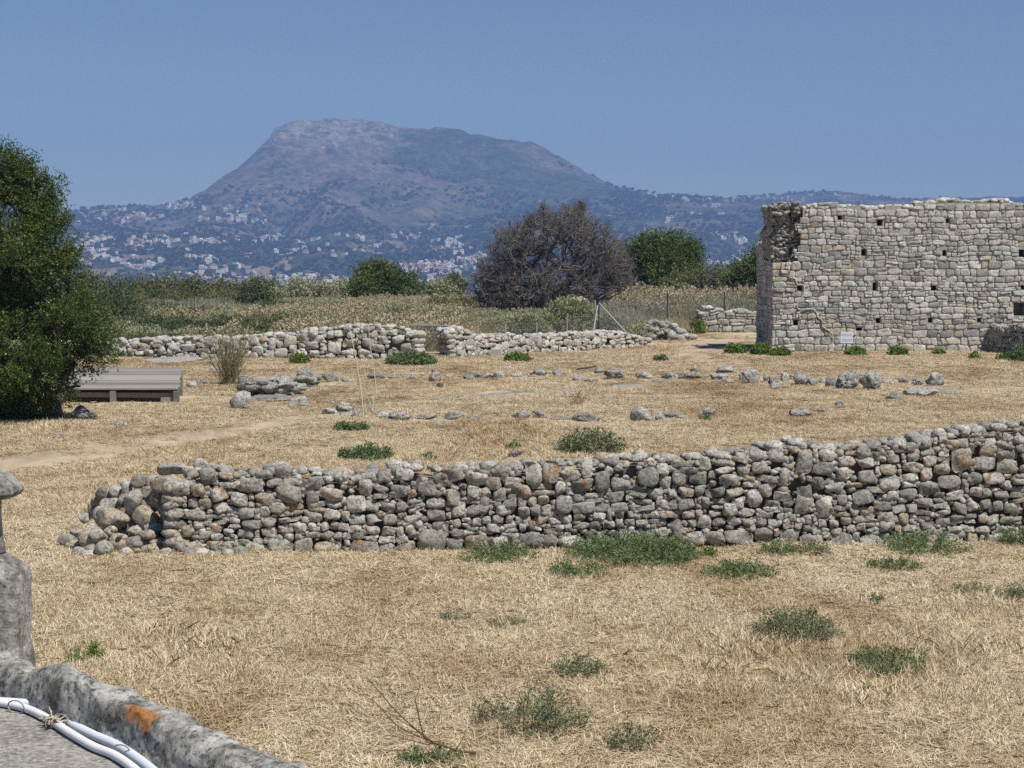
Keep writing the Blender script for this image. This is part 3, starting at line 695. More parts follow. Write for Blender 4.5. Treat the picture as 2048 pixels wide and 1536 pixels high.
# --- back walls
yb = 721; Ab = G(-80, 716); Bb = G(838, 722)
ub = lambda px: (G(px, 721) - Ab).length
hb = lambda base, top, px: (base - top) / F * G(px, base).y
back_h = [(0, .45), (ub(180), .48), (ub(230), .52), (ub(300), .62), (ub(420), .68), (ub(500), .70), (ub(560), .78), (ub(620), .9), (ub(700), 1.05), (ub(760), 1.02), (ub(815), .95), (ub(838), .72)]
dry_wall('field_wall', Ab, Bb, back_h, [(.165, 60), (.135, 500), (.11, 1500), (.088, 2500), (.066, 3000), (.042, 3000)], M_back, 'pale dry stone field wall running left of the metal gate', 'stone wall', seed=8, thick=.6, gap=.006, asp=1.4, tries=9000, vis=lambda p: 190 < CX + p[0] / p[1] * F, capr=.14, orange=0, sc=1.75)
Ac = G(902, 717); Bc = G(1300, 692); Lc = (Bc - Ac).length
dry_wall('field_wall', Ac, Bc, [(0, .78), (.25, .92), (.75, .95), (1.0, .7), (1.8, .58), (Lc * .5, .60), (Lc * .75, .66), (Lc * .88, .5), (Lc, .25)], [(.18, 60), (.155, 400), (.125, 1200), (.10, 2000), (.07, 2500), (.045, 2500)], M_back,
         'pale dry stone field wall running right of the metal gate', 'stone wall', seed=12, thick=.6, gap=.006, asp=1.4, tries=9000, capr=.14, orange=0, sc=1.75)
# --- shaded rubble wall in front of the masonry at the right
Ad = G(1893, 693); Bd = G(2120, 722); Ld = (Bd - Ad).length
dry_wall('rubble_wall', Ad, Bd, [(0, .5), (.4, .72), (1.5, .86), (Ld * .6, .95), (Ld, 1.05)], [.17, .13, .10, .075, .055], M_rock,
         'low dark rubble wall against the foot of the ruined wall at the right', 'stone wall', seed=16, sc=1.45, thick=.8, gap=.012, tries=9000, capr=.13, orange=.02)

# ------------------------------------------------------------------ coursed masonry
def coursed(L, Hh, seed, ch=(.15, .29), cw=(.2, .58), skip=None, v0=0.0):
    r_ = np.random.default_rng(seed); cells = []; v = v0
    while v < Hh:
        h = r_.uniform(*ch); u = -r_.uniform(0, .3)
        while u < L:
            w = r_.uniform(*cw) * (.7 + h * 1.6); q = r_.random()
            if q < .16: cells += [(u, u + w, v, v + h * .5), (u, u + w, v + h * .5, v + h)]
            elif q < .30:
                cells += [(u, u + w, v, v + h)]; w2 = r_.uniform(.07, .13); cells += [(u + w, u + w + w2, v, v + h * .55), (u + w, u + w + w2, v + h * .55, v + h)]; w += w2
            elif q < .36: cells += [(u, u + w * .45, v, v + h), (u + w * .45, u + w, v, v + h * .45), (u + w * .45, u + w, v + h * .45, v + h)]
            else: cells.append((u, u + w, v, v + h))
            u += w
        v += h
    return cells
def warp(u, v, s, amp=.075):
    return (u + (fbm(u * 1.9, v * 1.9, s, 2) - .5) * amp * 2.4, v + (fbm(u * 1.3 + 40, v * 1.3, s + 5, 3) - .5) * amp * 2.6)
def masonry_face(root, A, U, Nn, L, topf, seed, mat, tintf, skip=None, holes=None, gap=.005, b=(.014, .036), nlimit=None, sup=4.5, amp=.075, Hmax=5.5, ch=(.13, .26), cw=(.16, .48), v0=0.0):
    out = []
    th = np.arange(16) / 16 * 2 * np.pi + .196
    ex, ey = np.sign(np.cos(th)) * np.abs(np.cos(th)) ** (2 / sup), np.sign(np.sin(th)) * np.abs(np.sin(th)) ** (2 / sup)
    for i, (u0, u1, v0_, v1) in enumerate(coursed(L, Hmax, seed, ch, cw, v0=v0)):
        uc, vc = (u0 + u1) / 2, (v0_ + v1) / 2
        u1 = min(u1, L); u0 = max(u0, 0)
        if u1 - u0 < .05: continue
        uc = (u0 + u1) / 2
        if v1 > topf(uc) + .06 or (skip and skip(uc, vc)): continue
        for (a_, b_, c_, d_) in (holes or []):
            if u0 < a_ + c_ and u1 > a_ - c_ and v0_ < b_ + d_ and v1 > b_ - d_:
                opt = [(a_ - c_ - u0, 0), (u1 - a_ - c_, 1), ((b_ - d_ - v0_) * 1.3, 2), ((v1 - b_ - d_) * 1.3, 3)]; best = max(opt)[1]
                if best == 0: u1 = a_ - c_
                elif best == 1: u0 = a_ + c_
                elif best == 2: v1 = b_ - d_
                else: v0_ = b_ + d_
        if u1 - u0 < .06 or v1 - v0_ < .04: continue
        uc, vc = (u0 + u1) / 2, (v0_ + v1) / 2
        pu = uc + ex * (u1 - u0) / 2; pv = vc + ey * (v1 - v0_) / 2
        wu, wv = warp(pu, pv, seed, amp); wu = np.clip(wu, 0, L); cu, cv = wu.mean(), wv.mean()
        g = gap * rng.uniform(.6, 1.6); hw, hh2 = np.ptp(wu) / 2, np.ptp(wv) / 2
        o = np.stack([(wu - cu) * max(.5, 1 - g / hw), (wv - cv) * max(.5, 1 - g / hh2)], 1)
        rr = math.sqrt(hw * hh2)
        o += np.stack([vn(np.arange(16) * .9, np.full(16, i), seed + 3) - .5, vn(np.arange(16) * .9, np.full(16, i + 9000), seed + 4) - .5], 1) * rr * .22
        V, f = stone_vf(o, rng.uniform(*b), rr, seed * 10000 + i, facets=2, jit=.05, tilt=.06, rings=[(.8, -2.0), (.98, -.8), (1.0, .1), (.955, .66), (.84, .95), (.5, 1.0)], fl=.92)
        W = to_world(V, A, U, Nn, cu, cv, 0); W += Nn * rng.uniform(-.012, .018)
        out.append((rr, W, f, tintf(cu, cv)))
    return out
YM = 57.3
AM = np.array(P(1545, HY, YM)); AM[2] = 0; U_m = np.array([1., 0, 0]); N_m = np.array([0, -1., 0]); LM = 12.5
um = lambda px: (px - 1545) / F * YM
zm = lambda py: EYE + (HY - py) / F * YM
gm = gz1(AM[0] + 3, YM); 
def topm(u):
    h = np.interp(u, [0, .3, 1.0, um(1625), um(1700), um(1828), um(1832), um(1900), um(1990), um(2048), 12.5], [3.06, 3.08, 4.85, 4.93, 4.90, 4.90, 5.06, 5.10, 5.08, 4.98, 4.6])
    return float(h) + (float(vn(u * 2.2, 1, 5)) - .5) * .14
HOLES = [(1600, 576, 10, 11), (1593, 645, 10, 11), (1581, 503, 8, 12), (1750, 573, 9, 16), (1758, 641, 9, 10), (1727, 505, 10, 13), (1758, 446, 11, 12), (1868, 576, 11, 10), (1862, 640, 9, 10),
         (1893, 442, 7, 9), (1888, 506, 8, 12), (1960, 640, 8, 9), (2043, 507, 14, 16), (2040, 618, 24, 26), (2046, 575, 8, 8), (1590, 441, 10, 7), (1678, 436, 9, 8), (2130, 576, 10, 10), (2120, 505, 10, 10), (1720, 658, 12, 6)]
HR = [(um(px), zm(py), w / F * YM / 2, h / F * YM / 2) for px, py, w, h in HOLES]
def skipm(u, v): return v > 3.0 and u < .85 + .14 * math.sin(v * 7) - .1 * (v < 3.4)
HC = []
for (a, b, c, d) in HR:
    wu, wv = warp(np.array([a]), np.array([b]), 31); HC.append((2 * a - float(wu[0]), 2 * b - float(wv[0]), c + .01, d + .01))
SEAM = [(1577, 532), (1578, 553), (1590, 557), (1595, 568), (1607, 570), (1609, 585), (1601, 598), (1595, 610), (1599, 618), (1628, 618), (1637, 634), (1645, 640), (1646, 652), (1663, 664), (1668, 680), (1660, 697)]
sv = np.array([zm(p[1]) for p in SEAM][::-1]); su = np.array([um(p[0]) for p in SEAM][::-1])
def tintm(u, v):
    rep = u < float(np.interp(v, sv, su)) and v < 3.1          # repaired corner, paler
    low = v < 1.0 or u > 6.5 and v < 2.4
    warm = rng.uniform(.3, .9) if rng.random() < (.42 if rep else (.32 if low else .10)) else 0
    return ((.55 + rng.random() * .4) if rep else rng.random() * .75 + .05, warm, 1.0 if rng.random() < .015 else 0)
mas = thing('ruined_wall', (AM[0] + 4, YM, 0), 'tall ruined wall of squared grey stones with putlog holes', 'ruined wall')
st = masonry_face(mas, AM, U_m, N_m, LM, topm, 31, M_mas, tintm, skipm, HC)
# end face (return) in shade
yE = 60.9; LE = yE - YM
AE = np.array([AM[0], yE, 0]); UE = np.array([0, -1., 0]); NE = np.array([-1., 0, 0])
def tope(u): return 3.72 if u < 1.5 else 3.05
st += masonry_face(mas, AE, UE, NE, LE - .03, tope, 37, M_mas, lambda u, v: (rng.random() * .7, 0.2 * (rng.random() < .2), 0), Hmax=3.9)
# exposed rubble core at the broken upper corner
for i in range(900):
    u = rng.uniform(.0, .95); v = rng.uniform(3.0, 5.0); r = rng.choice([.04, .055, .075, .10], p=[.3, .35, .25, .1])
    dep = rng.uniform(.22, .46) if v < 4.6 else rng.uniform(.05, .5)
    if v > 4.62: dep = rng.uniform(-.02, .6)
    V, f = rock_vf(r * 1.15, r, r * .85, 9000 + i, sub=2, facets=7, flat=.1)
    uoff = u + .05 + .10 * math.sin(v * 5)
    st.append((r * .6, V + AM + U_m * uoff - N_m * dep + np.array([0, 0, v]), f, (rng.random() * .8, .06, 0), M_rubble))
for i in range(240):            # jagged left side of the core
    v = rng.uniform(3.1, 4.9); r = rng.uniform(.06, .12)
    V, f = rock_vf(r, r, r * .8, 12000 + i, sub=2, facets=7, flat=.1)
    st.append((r * .5, V + AM + U_m * (.02 + .06 * math.sin(v * 6)) + np.array([0, rng.uniform(.3, 2.2) , v]), f, (rng.random() * .6, .05, 0), M_rubble))
for i in range(330):            # broken top edge
    u = rng.uniform(.1, LM); r = rng.uniform(.06, .15); 
    V, f = rock_vf(r * 1.3, r, r * .7, 15000 + i, sub=2, facets=7, flat=.1)
    st.append((r * .5, V + AM + U_m * u - N_m * rng.uniform(.08, .8) + np.array([0, 0, max(topm(u), 4.75 if u > .15 else 3) - .02]), f, (rng.random() * .8, .15, 0)))
st = sorted(st, key=lambda q: -q[0]); vis = [q for q in st if inframe(q[1].mean(0))]; oth = [q for q in st if not inframe(q[1].mean(0))]
for q in vis[:300]: part('stone', q[1], q[2], q[4] if len(q) > 4 else M_mas, mas, tint=np.array(q[3]))
for nm, rub in (('small_stones', False), ('core_rubble', True)):
    a = Acc()
    for q in vis[300:] + oth:
        if (len(q) > 4) == rub: a.add(q[1], q[2], q[3])
    tag(part(nm, a.V(), a.f, M_rubble if rub else M_mas, mas, tint=a.T()), kind='stuff')
# mortar body with real holes: grid of quads, the hole cells pushed back
us = sorted(set(np.round(np.concatenate([np.arange(0, LM + .01, .25)] + [[h[0] - h[2], h[0] + h[2]] for h in HR]), 3))); vs = sorted(set(np.round(np.concatenate([np.arange(-.2, 3.0, .25), [3.0, 3.5, 4.0, 4.5, 4.7, 4.8, 4.9, 5.0]] + [[h[1] - h[3], h[1] + h[3]] for h in HR]), 3)))
bv = []; bf = []
def quad(*p): n = len(bv); bv.extend([tuple(q) for q in p]); bf.append((n, n + 1, n + 2, n + 3))
def W3(u, v, d): return AM + U_m * u + np.array([0, 0, v]) + N_m * d
for i in range(len(us) - 1):
    for j in range(len(vs) - 1):
        uc, vc = (us[i] + us[i + 1]) / 2, (vs[j] + vs[j + 1]) / 2
        if any(abs(uc - h[0]) < h[2] and abs(vc - h[1]) < h[3] for h in HR): continue
        if uc > LM or (vc > 4.6 and vs[j + 1] > topm(uc) + .02): continue
        d = -.5 if (vc > 3.0 and uc < .95) else -.012
        if vc > 4.6: quad(W3(us[i], vs[j + 1], d), W3(us[i + 1], vs[j + 1], d), W3(us[i + 1], vs[j + 1], -1.0), W3(us[i], vs[j + 1], -1.0))
        quad(W3(us[i], vs[j], d), W3(us[i + 1], vs[j], d), W3(us[i + 1], vs[j + 1], d), W3(us[i], vs[j + 1], d))
for (a_, b_, c_, d_) in HR:
    q = [(a_ - c_, b_ - d_), (a_ + c_, b_ - d_), (a_ + c_, b_ + d_), (a_ - c_, b_ + d_)]
    for k in range(4): (x0, z0), (x1, z1) = q[k], q[(k + 1) % 4]; quad(W3(x0, z0, -.012), W3(x1, z1, -.012), W3(x1, z1, -.6), W3(x0, z0, -.6))
    quad(*[W3(x, z, -.6) for x, z in q])
quad(W3(.95, 3.0, -.05), W3(.95, 4.8, -.05), W3(.95, 4.8, -.5), W3(.95, 3.0, -.5)); quad(W3(0, 3.0, -.012), W3(.95, 3.0, -.012), W3(.95, 3.0, -.5), W3(0, 3.0, -.5))
quad(W3(0, -.2, -1.0), W3(0, 4.86, -1.0), W3(LM, 4.86, -1.0), W3(LM, -.2, -1.0))
quad(W3(.02, 3.0, -.5), W3(.02, 3.0, -1.0), W3(.02, 4.86, -1.0), W3(.02, 4.86, -.5))
part('mortar_bed', np.array(bv), bf, M_mortar, mas, smooth=False)
bv, bf = box_vf(AM[0] + .012, AM[0] + .9, YM + 1.01, yE, -.2, 3.02); part('return_core', bv, bf, M_mortar, mas, smooth=False)
bv, bf = box_vf(AM[0] + .012, AM[0] + .6, YM + .02, YM + 1.005, -.2, 2.98); part('corner_core', bv, bf, M_mortar, mas, smooth=False)
c = catmull([W3(um(px), zm(py), .045) for px, py in SEAM], 4); v, f = polytube(c, .017, 6); part('mortar_seam', v, f, M_seam, mas)

# low wall stub further back, left of the ruined wall
AS = np.array(G(1402, 666)); BS = np.array(G(1530, 668)); BS[1] = AS[1]; A_, U_s, N_s, L_s = face_basis(AS, BS)
stub = thing('ruined_stub', tuple(AS + (BS - AS) / 2), 'low broken wall stub beside the corner of the tall ruined wall', 'ruined wall')
hs_ = lambda u: 1.02 - .12 * (u > .9) + .06 * math.sin(u * 5) - .3 * (u < .15)
so = masonry_face(stub, A_, U_s, N_s, L_s, hs_, 43, M_mas, lambda u, v: (rng.random() * .7, .4 * (rng.random() < .2), 0), Hmax=1.3, amp=.12, gap=.02, ch=(.2, .34), cw=(.25, .55))
for i in range(90):
    r = rng.uniform(.06, .15); side = i % 3
    if side == 0: p = A_ + U_s * rng.uniform(-.12, .12) + np.array([0, rng.uniform(0, .7), rng.uniform(.1, .95)])
    else: u = rng.uniform(0, L_s); p = A_ + U_s * u + np.array([0, rng.uniform(.05, .6), hs_(u) - .03])
    V, f = rock_vf(r * 1.2, r, r * .75, 21000 + i, sub=2, facets=7, flat=.1); so.append((r, V + p, f, (rng.random() * .8, .1, 0)))
for q in so: part('stone', q[1], q[2], M_mas, stub, tint=np.array(q[3]))
bv, bf = box_vf(A_[0] + .05, A_[0] + L_s, A_[1] + .04, A_[1] + .7, -.1, .86); part('wall_core', bv, bf, M_mortar, stub, smooth=False)

# rubble heap at the end of the right field wall
hp = G(1330, 679); heap = thing('rubble_heap', tuple(hp), 'low heap of broken wall stones at the right end of the back field wall', 'rubble heap')
for i in range(95):
    r = rng.uniform(.08, .2); u = rng.uniform(-.9, 1.1); hh = max(.1, .62 * (1 - max(0, abs(u + .15) - .3) / 1.0)); z = rng.uniform(0, hh)
    V, f = rock_vf(r * 1.2, r, r * .8, 23000 + i, sub=2, facets=7, flat=.1)
    part('stone', V + np.array([hp.x + u, hp.y + rng.uniform(-.1, .4) + z * .5, z + .04]), f, M_rock, heap, tint=np.array((rng.random() * .8 + .1, .2 * (i % 3 == 0), 0)))

# ------------------------------------------------------------------ notice board, concrete blocks, gate, fences
sg = P(1693, 706, 55.9); sg.z = gz1(sg.x, sg.y)
sign = thing('notice_board', tuple(sg), 'small white notice board on a thin post before the ruined wall', 'sign')
k_ = 55.9 / F
M_board = simple('white_board', (.66, .70, .78), .5); M_ink = simple('faded_ink', (.20, .24, .36))
x0, x1, z0, z1 = -12.3 * k_, 12.3 * k_, EYE + (HY - 686) * k_, EYE + (HY - 663.5) * k_
v, f = box_vf(sg.x + x0, sg.x + x1, sg.y - .012, sg.y + .012, z0, z1); part('board', v, f, M_board, sign, False)
v, f = beam((sg.x, sg.y + .03, -.05), (sg.x, sg.y + .03, z0 + .1), .035, .035, (0, 1, 0)); part('post', v, f, simple('rusty_post', (.13, .10, .08)), sign, False)
a = Acc()
for row, (zz, w) in enumerate(((.80, 1.), (.66, .96), (.33, .94), (.20, .98))):
    x = x0 * .88 + (0.02 if row == 2 else 0)
    while x < -x0 * .86 * w:
        l = rng.uniform(.012, .045); zc = z0 + (z1 - z0) * zz
        v, f = box_vf(sg.x + x, sg.x + x + l, sg.y - .015, sg.y - .0125, zc - .010, zc + .010); a.add(v, f); x += l + rng.uniform(.006, .02)
tag(part('lettering', a.V(), a.f, M_ink, sign, False), kind='stuff')
M_conc = simple('concrete_block', (.33, .34, .31), k=14, v=.12, bump=.01)
for px, py, w, h, lb in ((992, 713, 20, 15, 'small grey concrete block at the foot of the back wall near the gate'), (1030, 715, 30, 18, 'wider grey concrete block behind a green tuft at the back wall')):
    g = G(px, py); k = g.y / F; g.y -= .15
    v, f = box_vf(-w * k / 2, w * k / 2, -.15, .15, -.05, h * k)
    v += np.array([g.x, g.y, 0]); n0 = rng.normal(size=v.shape) * .008
    solo('concrete_block', v + n0, f, M_conc, lb, 'concrete block', smooth=False)

def wire_mesh(a, b, z0, z1, pitch=.09, r=.0035):
    a = np.array(a[:2], float); b = np.array(b[:2], float); L = np.linalg.norm(b - a); d = (b - a) / L; h = z1 - z0
    A_, B_ = [], []
    for s in np.arange(-h, L, pitch):
        for sg_ in (1, -1):
            p0, p1 = (s, z0), (s + h, z1)
            if p0[0] < 0: p0 = (0, z0 - s)
            if p1[0] > L: p1 = (L, z0 + (L - s))
            q0 = (p0[0], p0[1] if sg_ > 0 else z0 + z1 - p0[1]); q1 = (p1[0], p1[1] if sg_ > 0 else z0 + z1 - p1[1])
            A_.append((*(a + d * q0[0]), q0[1])); B_.append((*(a + d * q1[0]), q1[1]))
    for z in (z0 + .03, z1 - .02): A_.append((*a, z)); B_.append((*b, z))
    return tubes(A_, B_, np.full(len(A_), r), np.full(len(A_), r), 3)
# gate: tubular frame, brace and mesh
g0, g1 = P(826, 651, 54.6), P(901, 652, 54.2); zt = g0.z
gate = thing('metal_gate', ((g0.x + g1.x) / 2, 54.4, 0), 'grey tubular metal gate with diagonal brace in the gap of the back wall', 'gate')
def tube1(name, a, b, r, mat, par, sides=8):
    v, f = tubes([a], [b], [r], [r], sides); return part(name, v, f, mat, par)
tube1('top_rail', g0, (g1.x, g1.y, zt), .03, M_metal, gate)
tube1('gate_post', (g1.x + .03, g1.y, -.1), (g1.x + .03, g1.y, zt + .02), .04, M_metal, gate)
tube1('diagonal_brace', (g1.x - .1, g1.y, zt - .03), P(838, 702, 54.5), .022, M_metal, gate)
v, f = wire_mesh(g0, (g1.x, g1.y), .08, zt - .03, .08); tag(part('wire_mesh', v, f, M_wire, gate), kind='stuff')
tube1('bottom_rail', (g0.x, g0.y, .1), (g1.x, g1.y, .1), .02, M_metal, gate)

def fence(name, label, posts, y, hgt, mat=M_metal, meshz=None, r=.03, braces=(), wire=True, pitch=.09, group=None):
    """posts = (px, base py, top py) at distance y (or own distance)"""
    pts = []
    for px, b, t, yy_ in posts:
        p = P(px, t, yy_); pts.append((p.x, yy_, gz1(p.x, yy_) - .2, p.z))
    root = thing(name, (pts[0][0], pts[0][1], 0), label, 'fence', group)
    for p in pts: tube1('post', (p[0], p[1], p[2]), (p[0], p[1], p[3]), r, mat, root, 6)
    for a, b in braces: tube1('brace', a, b, .03, mat, root, 6)
    if wire:
        a = Acc()
        for p, q in zip(pts[:-1], pts[1:]):
            v, f = wire_mesh(p, q, max(p[2], q[2]) + .25, min(p[3], q[3]) - .02, pitch); a.add(v, f)
        tag(part('wire_mesh', a.V(), a.f, M_wire, root), kind='stuff')
    return root
fence('wire_fence', 'low chain link fence just behind the right field wall', [(955, 0, 648, 63), (1010, 0, 647, 64), (1073, 0, 644, 65), (1134, 0, 632, 66), (1190, 0, 600, 67)], 0, 1,
      braces=[(P(1198, 606, 67), P(1255, 668, 66)), (P(1195, 612, 67), P(1185, 672, 65.5))], r=.035)
fence('wire_fence', 'taller chain link fence rising behind the thistles toward the ruined wall', [(1198, 0, 600, 67.2), (1335, 0, 588, 72), (1449, 0, 583, 73.5), (1560, 0, 583, 74)], 0, 1, mat=M_darkmetal, r=.03, pitch=.10)
fence('paling_fence', 'distant row of thin grey posts among the shrubs at the left', [(px, 0, 602 + .2 * (i % 3), 95 - i * .3) for i, px in enumerate(range(316, 478, 15))], 0, 1, r=.045, pitch=.14)

# ------------------------------------------------------------------ wooden cover
M_plank = N('weathered_planks'); a_ = M_plank.attr()
w1 = M_plank.noise(6, 5, .7, M_plank.mapping((.25, 6, 6)))
cc = M_plank.ramp(M_plank.math('ADD', M_plank.math('MULTIPLY', w1, .6), M_plank.math('MULTIPLY', a_[0], .4)), [(.25, (.12, .11, .10)), (.75, (.30, .285, .26))])
M_plank.color(cc); M_plank.bump(w1, .5, .02); M_plank = M_plank.m
gf = G(363, 806); yf = gf.y; kf = yf / F
zf = EYE + ray(360, 777)[1] * yf; yk = yf + 1.9; zk = EYE + ray(360, 735)[1] * yk
xr, xl = P(357, 777, yf).x, P(357, 777, yf).x - 2.7
cover = thing('wooden_cover', ((xl + xr) / 2, yf, 0), 'weathered low wooden platform with sloping plank lid beside the tree', 'wooden platform')
nb = 11; sk = P(365, 735, yk).x - xr
for i in range(nb):
    t0, t1 = i / nb + .004, (i + 1) / nb - .004
    ya, yb2, za, zb = yf + 1.9 * t0, yf + 1.9 * t1, zf + (zk - zf) * t0, zf + (zk - zf) * t1
    e = rng.uniform(-.02, .03); dz = rng.uniform(-.006, .006)
    sa, sb = sk * t0, sk * t1; v = [(xl + sa, ya, za + dz), (xr + e + sa, ya, za + dz), (xr + e + sb, yb2, zb + dz), (xl + sb, yb2, zb + dz)]; v = np.array(v + [(x, y, z - .035) for x, y, z in v])
    part('plank', v, [(0, 1, 2, 3), (7, 6, 5, 4), (0, 4, 5, 1), (1, 5, 6, 2), (2, 6, 7, 3), (3, 7, 4, 0)], M_plank, cover, False, tint=np.full((8, 3), rng.random()))
def bp(name, a, b, w, h, t=.5): v, f = beam(a, b, w, h); return part(name, v, f, M_plank, cover, False, tint=np.full((8, 3), t))
P1 = P(352, 790, yf - .03).x; P2 = P(225, 790, yf - .03).x
for x, t in ((P1, .2), (P2, .5), (P2 - 1.15, .4)): v, f = box_vf(x - .06, x + .06, yf - .03, yf + .07, -.08, zf - .055); part('leg', v, f, M_plank, cover, False, tint=np.full((8, 3), t))
for x, t in ((P1 + sk, .2), (P2 - .7 + sk, .4)): v, f = box_vf(x - .06, x + .06, yf + 1.75, yf + 1.85, -.08, zk - .055); part('leg', v, f, M_plank, cover, False, tint=np.full((8, 3), t))
bp('rail', (xl, yf + .10, zf * .55), (P1 - .05, yf + .10, zf * .50), .03, .11, .6)
bp('rail', (P1 - .35, yf + .06, zf * .22), (P1 - .05, yf + .06, zf * .22), .03, .10, .8)
bp('rail', (P1 - .03, yf + .1, zf * .6), (P1 - .03 + sk, yf + 1.75, zf * .6), .03, .14, .3)
bp('joist', (P1 - .02, yf + .09, zf - .06), (P1 - .02 + sk, yk - .02, zk - .06), .05, .05, .2)
bp('back_board', (xl, yf + 1.8, zk * .45), (P1 + sk, yf + 1.8, zk * .45), .03, zk * .8, .3); bp('side_board', (xl, yf + .2, zf * .45), (xl, yf + 1.7, zf * .45), .03, zf * .8, .3)
bp('joist', (P2, yf + .09, zf - .06), (P2 + sk, yk - .02, zk - .06), .05, .05, .2)

# ------------------------------------------------------------------ field rocks: px, base py, w, h, kind
ROWS = {
 'the far rock line': [
  (425,743,32,10,'f'),(383,779,26,17,'n'),(403,773,20,11,'n'),(482,816,42,36,'u'),(490,785,44,34,'o'),(548,790,124,56,'K'),(613,770,64,36,'k'),(540,800,84,14,'f'),(596,812,44,22,'n'),(660,762,30,24,'p'),(700,763,38,8,'f'),(752,759,36,12,'k'),(790,757,24,7,'f'),
  (826,762,26,11,'n'),(870,748,14,9,'d'),(868,767,29,20,'b'),(896,755,18,7,'f'),(936,758,24,11,'n'),(953,755,22,15,'n'),(975,757,27,12,'n'),(1000,758,23,15,'n'),(1032,754,26,11,'n'),(1066,755,22,8,'f'),(1079,752,34,17,'k'),(1119,752,30,13,'n'),(1156,762,24,11,'n'),(1182,764,28,9,'f'),(1197,746,19,13,'p'),
  (1227,757,50,21,'o'),(1290,757,36,16,'k'),(1344,758,38,19,'k'),(1378,757,44,13,'o'),(1391,743,21,10,'d'),(1436,759,36,14,'k'),(1452,746,42,14,'n'),(1458,767,25,9,'t'),(1487,762,17,15,'n'),(1507,767,40,27,'s'),(1532,764,14,16,'n'),(1548,770,28,19,'k'),(1553,778,23,14,'n'),(1570,765,21,19,'n'),(1587,759,13,9,'p'),(1605,770,29,26,'n'),(1627,771,21,15,'n'),(1646,767,13,11,'n'),
  (1662,774,22,27,'d'),(1699,781,54,34,'D'),(1748,784,46,30,'D'),(1778,770,26,9,'f'),(1810,770,21,14,'n'),(1840,773,27,17,'k'),(1872,774,42,28,'k'),(1848,797,64,26,'F'),(1905,790,66,11,'f'),(1792,804,36,16,'n')],
 'the nearer rock line': [
  (657,827,30,14,'n'),(688,824,40,22,'k'),(688,833,28,10,'f'),(712,835,24,12,'n'),(767,837,30,12,'n'),(799,842,48,18,'k'),(853,839,41,12,'b'),(883,845,28,7,'f'),(905,840,37,14,'n'),(950,840,30,9,'n'),(985,843,20,5,'f'),(1043,843,36,19,'a'),(1084,839,38,11,'s'),(1125,842,42,5,'f'),(1172,845,50,17,'n'),(1212,845,14,9,'n'),
  (1283,844,46,27,'B'),(1320,842,25,16,'a'),(1342,837,32,14,'n'),(1367,838,20,7,'f'),(1416,840,32,7,'f'),(1404,836,10,12,'n'),(1420,833,28,19,'b'),(1602,836,46,14,'k'),(1642,827,24,9,'k'),(1682,816,19,15,'p'),(1742,812,26,4,'f')],
 'the grass before the front wall': [(704,912,25,22,'n'),(1032,913,27,18,'k'),(1120,899,28,15,'p'),(1071,901,17,7,'f'),(1278,899,20,11,'p'),(985,907,26,8,'f'),(930,905,16,5,'f'),(2007,730,17,8,'p')],
 'the ground beside the left tree': [(100,838,52,32,'n'),(157,842,50,30,'k'),(238,856,22,14,'p'),(113,873,16,8,'f'),(330,727,130,8,'F'),(185,806,14,6,'f')]}
DESC = {'f': 'flat grey stone', 'n': 'grey stone', 'u': 'upright grey boulder', 'o': 'grey rock with orange lichen', 'K': 'broad grey karst outcrop', 'k': 'pitted grey rock', 'p': 'small pale stone', 'd': 'small dark stone', 'b': 'pale cream block',
        't': 'flat tan stone', 's': 'slanting grey slab', 'D': 'large dark pitted boulder', 'F': 'low flat outcrop', 'a': 'angular grey block', 'B': 'big square grey block'}
ORD = ['leftmost'] + [w + ' from the left' for w in 'second third fourth fifth sixth seventh eighth ninth tenth eleventh twelfth thirteenth fourteenth fifteenth'.split()]
footing = []
for row, lst in ROWS.items():
    cnt = {}
    tot = {}
    for q in lst: tot[q[4]] = tot.get(q[4], 0) + 1
    for i, (px, py, w, h, kd) in enumerate(sorted(lst)):
        n = cnt.get(kd, 0); cnt[kd] = n + 1
        g = G(px, py); k = g.y / F; rx, rz = w * k / 2, h * k
        depth = rx * (1.0 if kd not in 'fF' else 1.3)
        if kd in 'fFK': depth = max(depth, .25); rz = rz * .7
        kar = .9 if kd in 'kKoD' else .15
        sub = 4 if w > 50 else 3
        fc = {'b': 22, 'B': 24, 'a': 20, 's': 18}.get(kd, 13)
        V, f = rock_vf(rx * 1.25, depth * 1.1, rz * (.74 if kd not in 'DuBas' else .86) if kd not in 'bB' else rz * .78, 30000 + i + len(row) * 100, sub=sub, facets=fc, rough=.17 if kd not in 'bB' else .05, flat=.2, karst=kar, fl=.62 if kd not in 'bB' else .66)
        if kd in 's': V[:, 2] += V[:, 0] * -.35
        if kd in 'bBa':
            r0 = rng.uniform(-.4, .4); c, s = math.cos(r0), math.sin(r0); V = np.stack([V[:, 0] * c - V[:, 1] * s, V[:, 0] * s + V[:, 1] * c, V[:, 2]], 1)
        zc = gz1(g.x, g.y + depth * .6)
        V = V + np.array([g.x, g.y + depth * .75, zc + rz * (.40 if kd not in 'bB' else .42)])
        wm = {'b': .55, 't': .8, 'p': .3}.get(kd, .05); tr = {'d': .05, 'D': .08, 'b': .75, 'B': .2, 'p': .7, 'k': .4}.get(kd, rng.uniform(.15, .75))
        lab = DESC[kd] + ' in ' + row
        if tot[kd] > 1: lab += ', ' + (ORD[n] if n < 15 else 'rightmost')
        big = px > 1650 and kd == 'D'
        solo('rock', V, f, M_rock, lab, 'rock', row.replace('the ', 'rocks in the ', 1), tint=np.array((tr, wm, 1.0 if kd == 'o' or (kd == 'F' and px > 1000) else 0)))
        footing.append((g.x, g.y + depth * .7, max(rx, .1)))

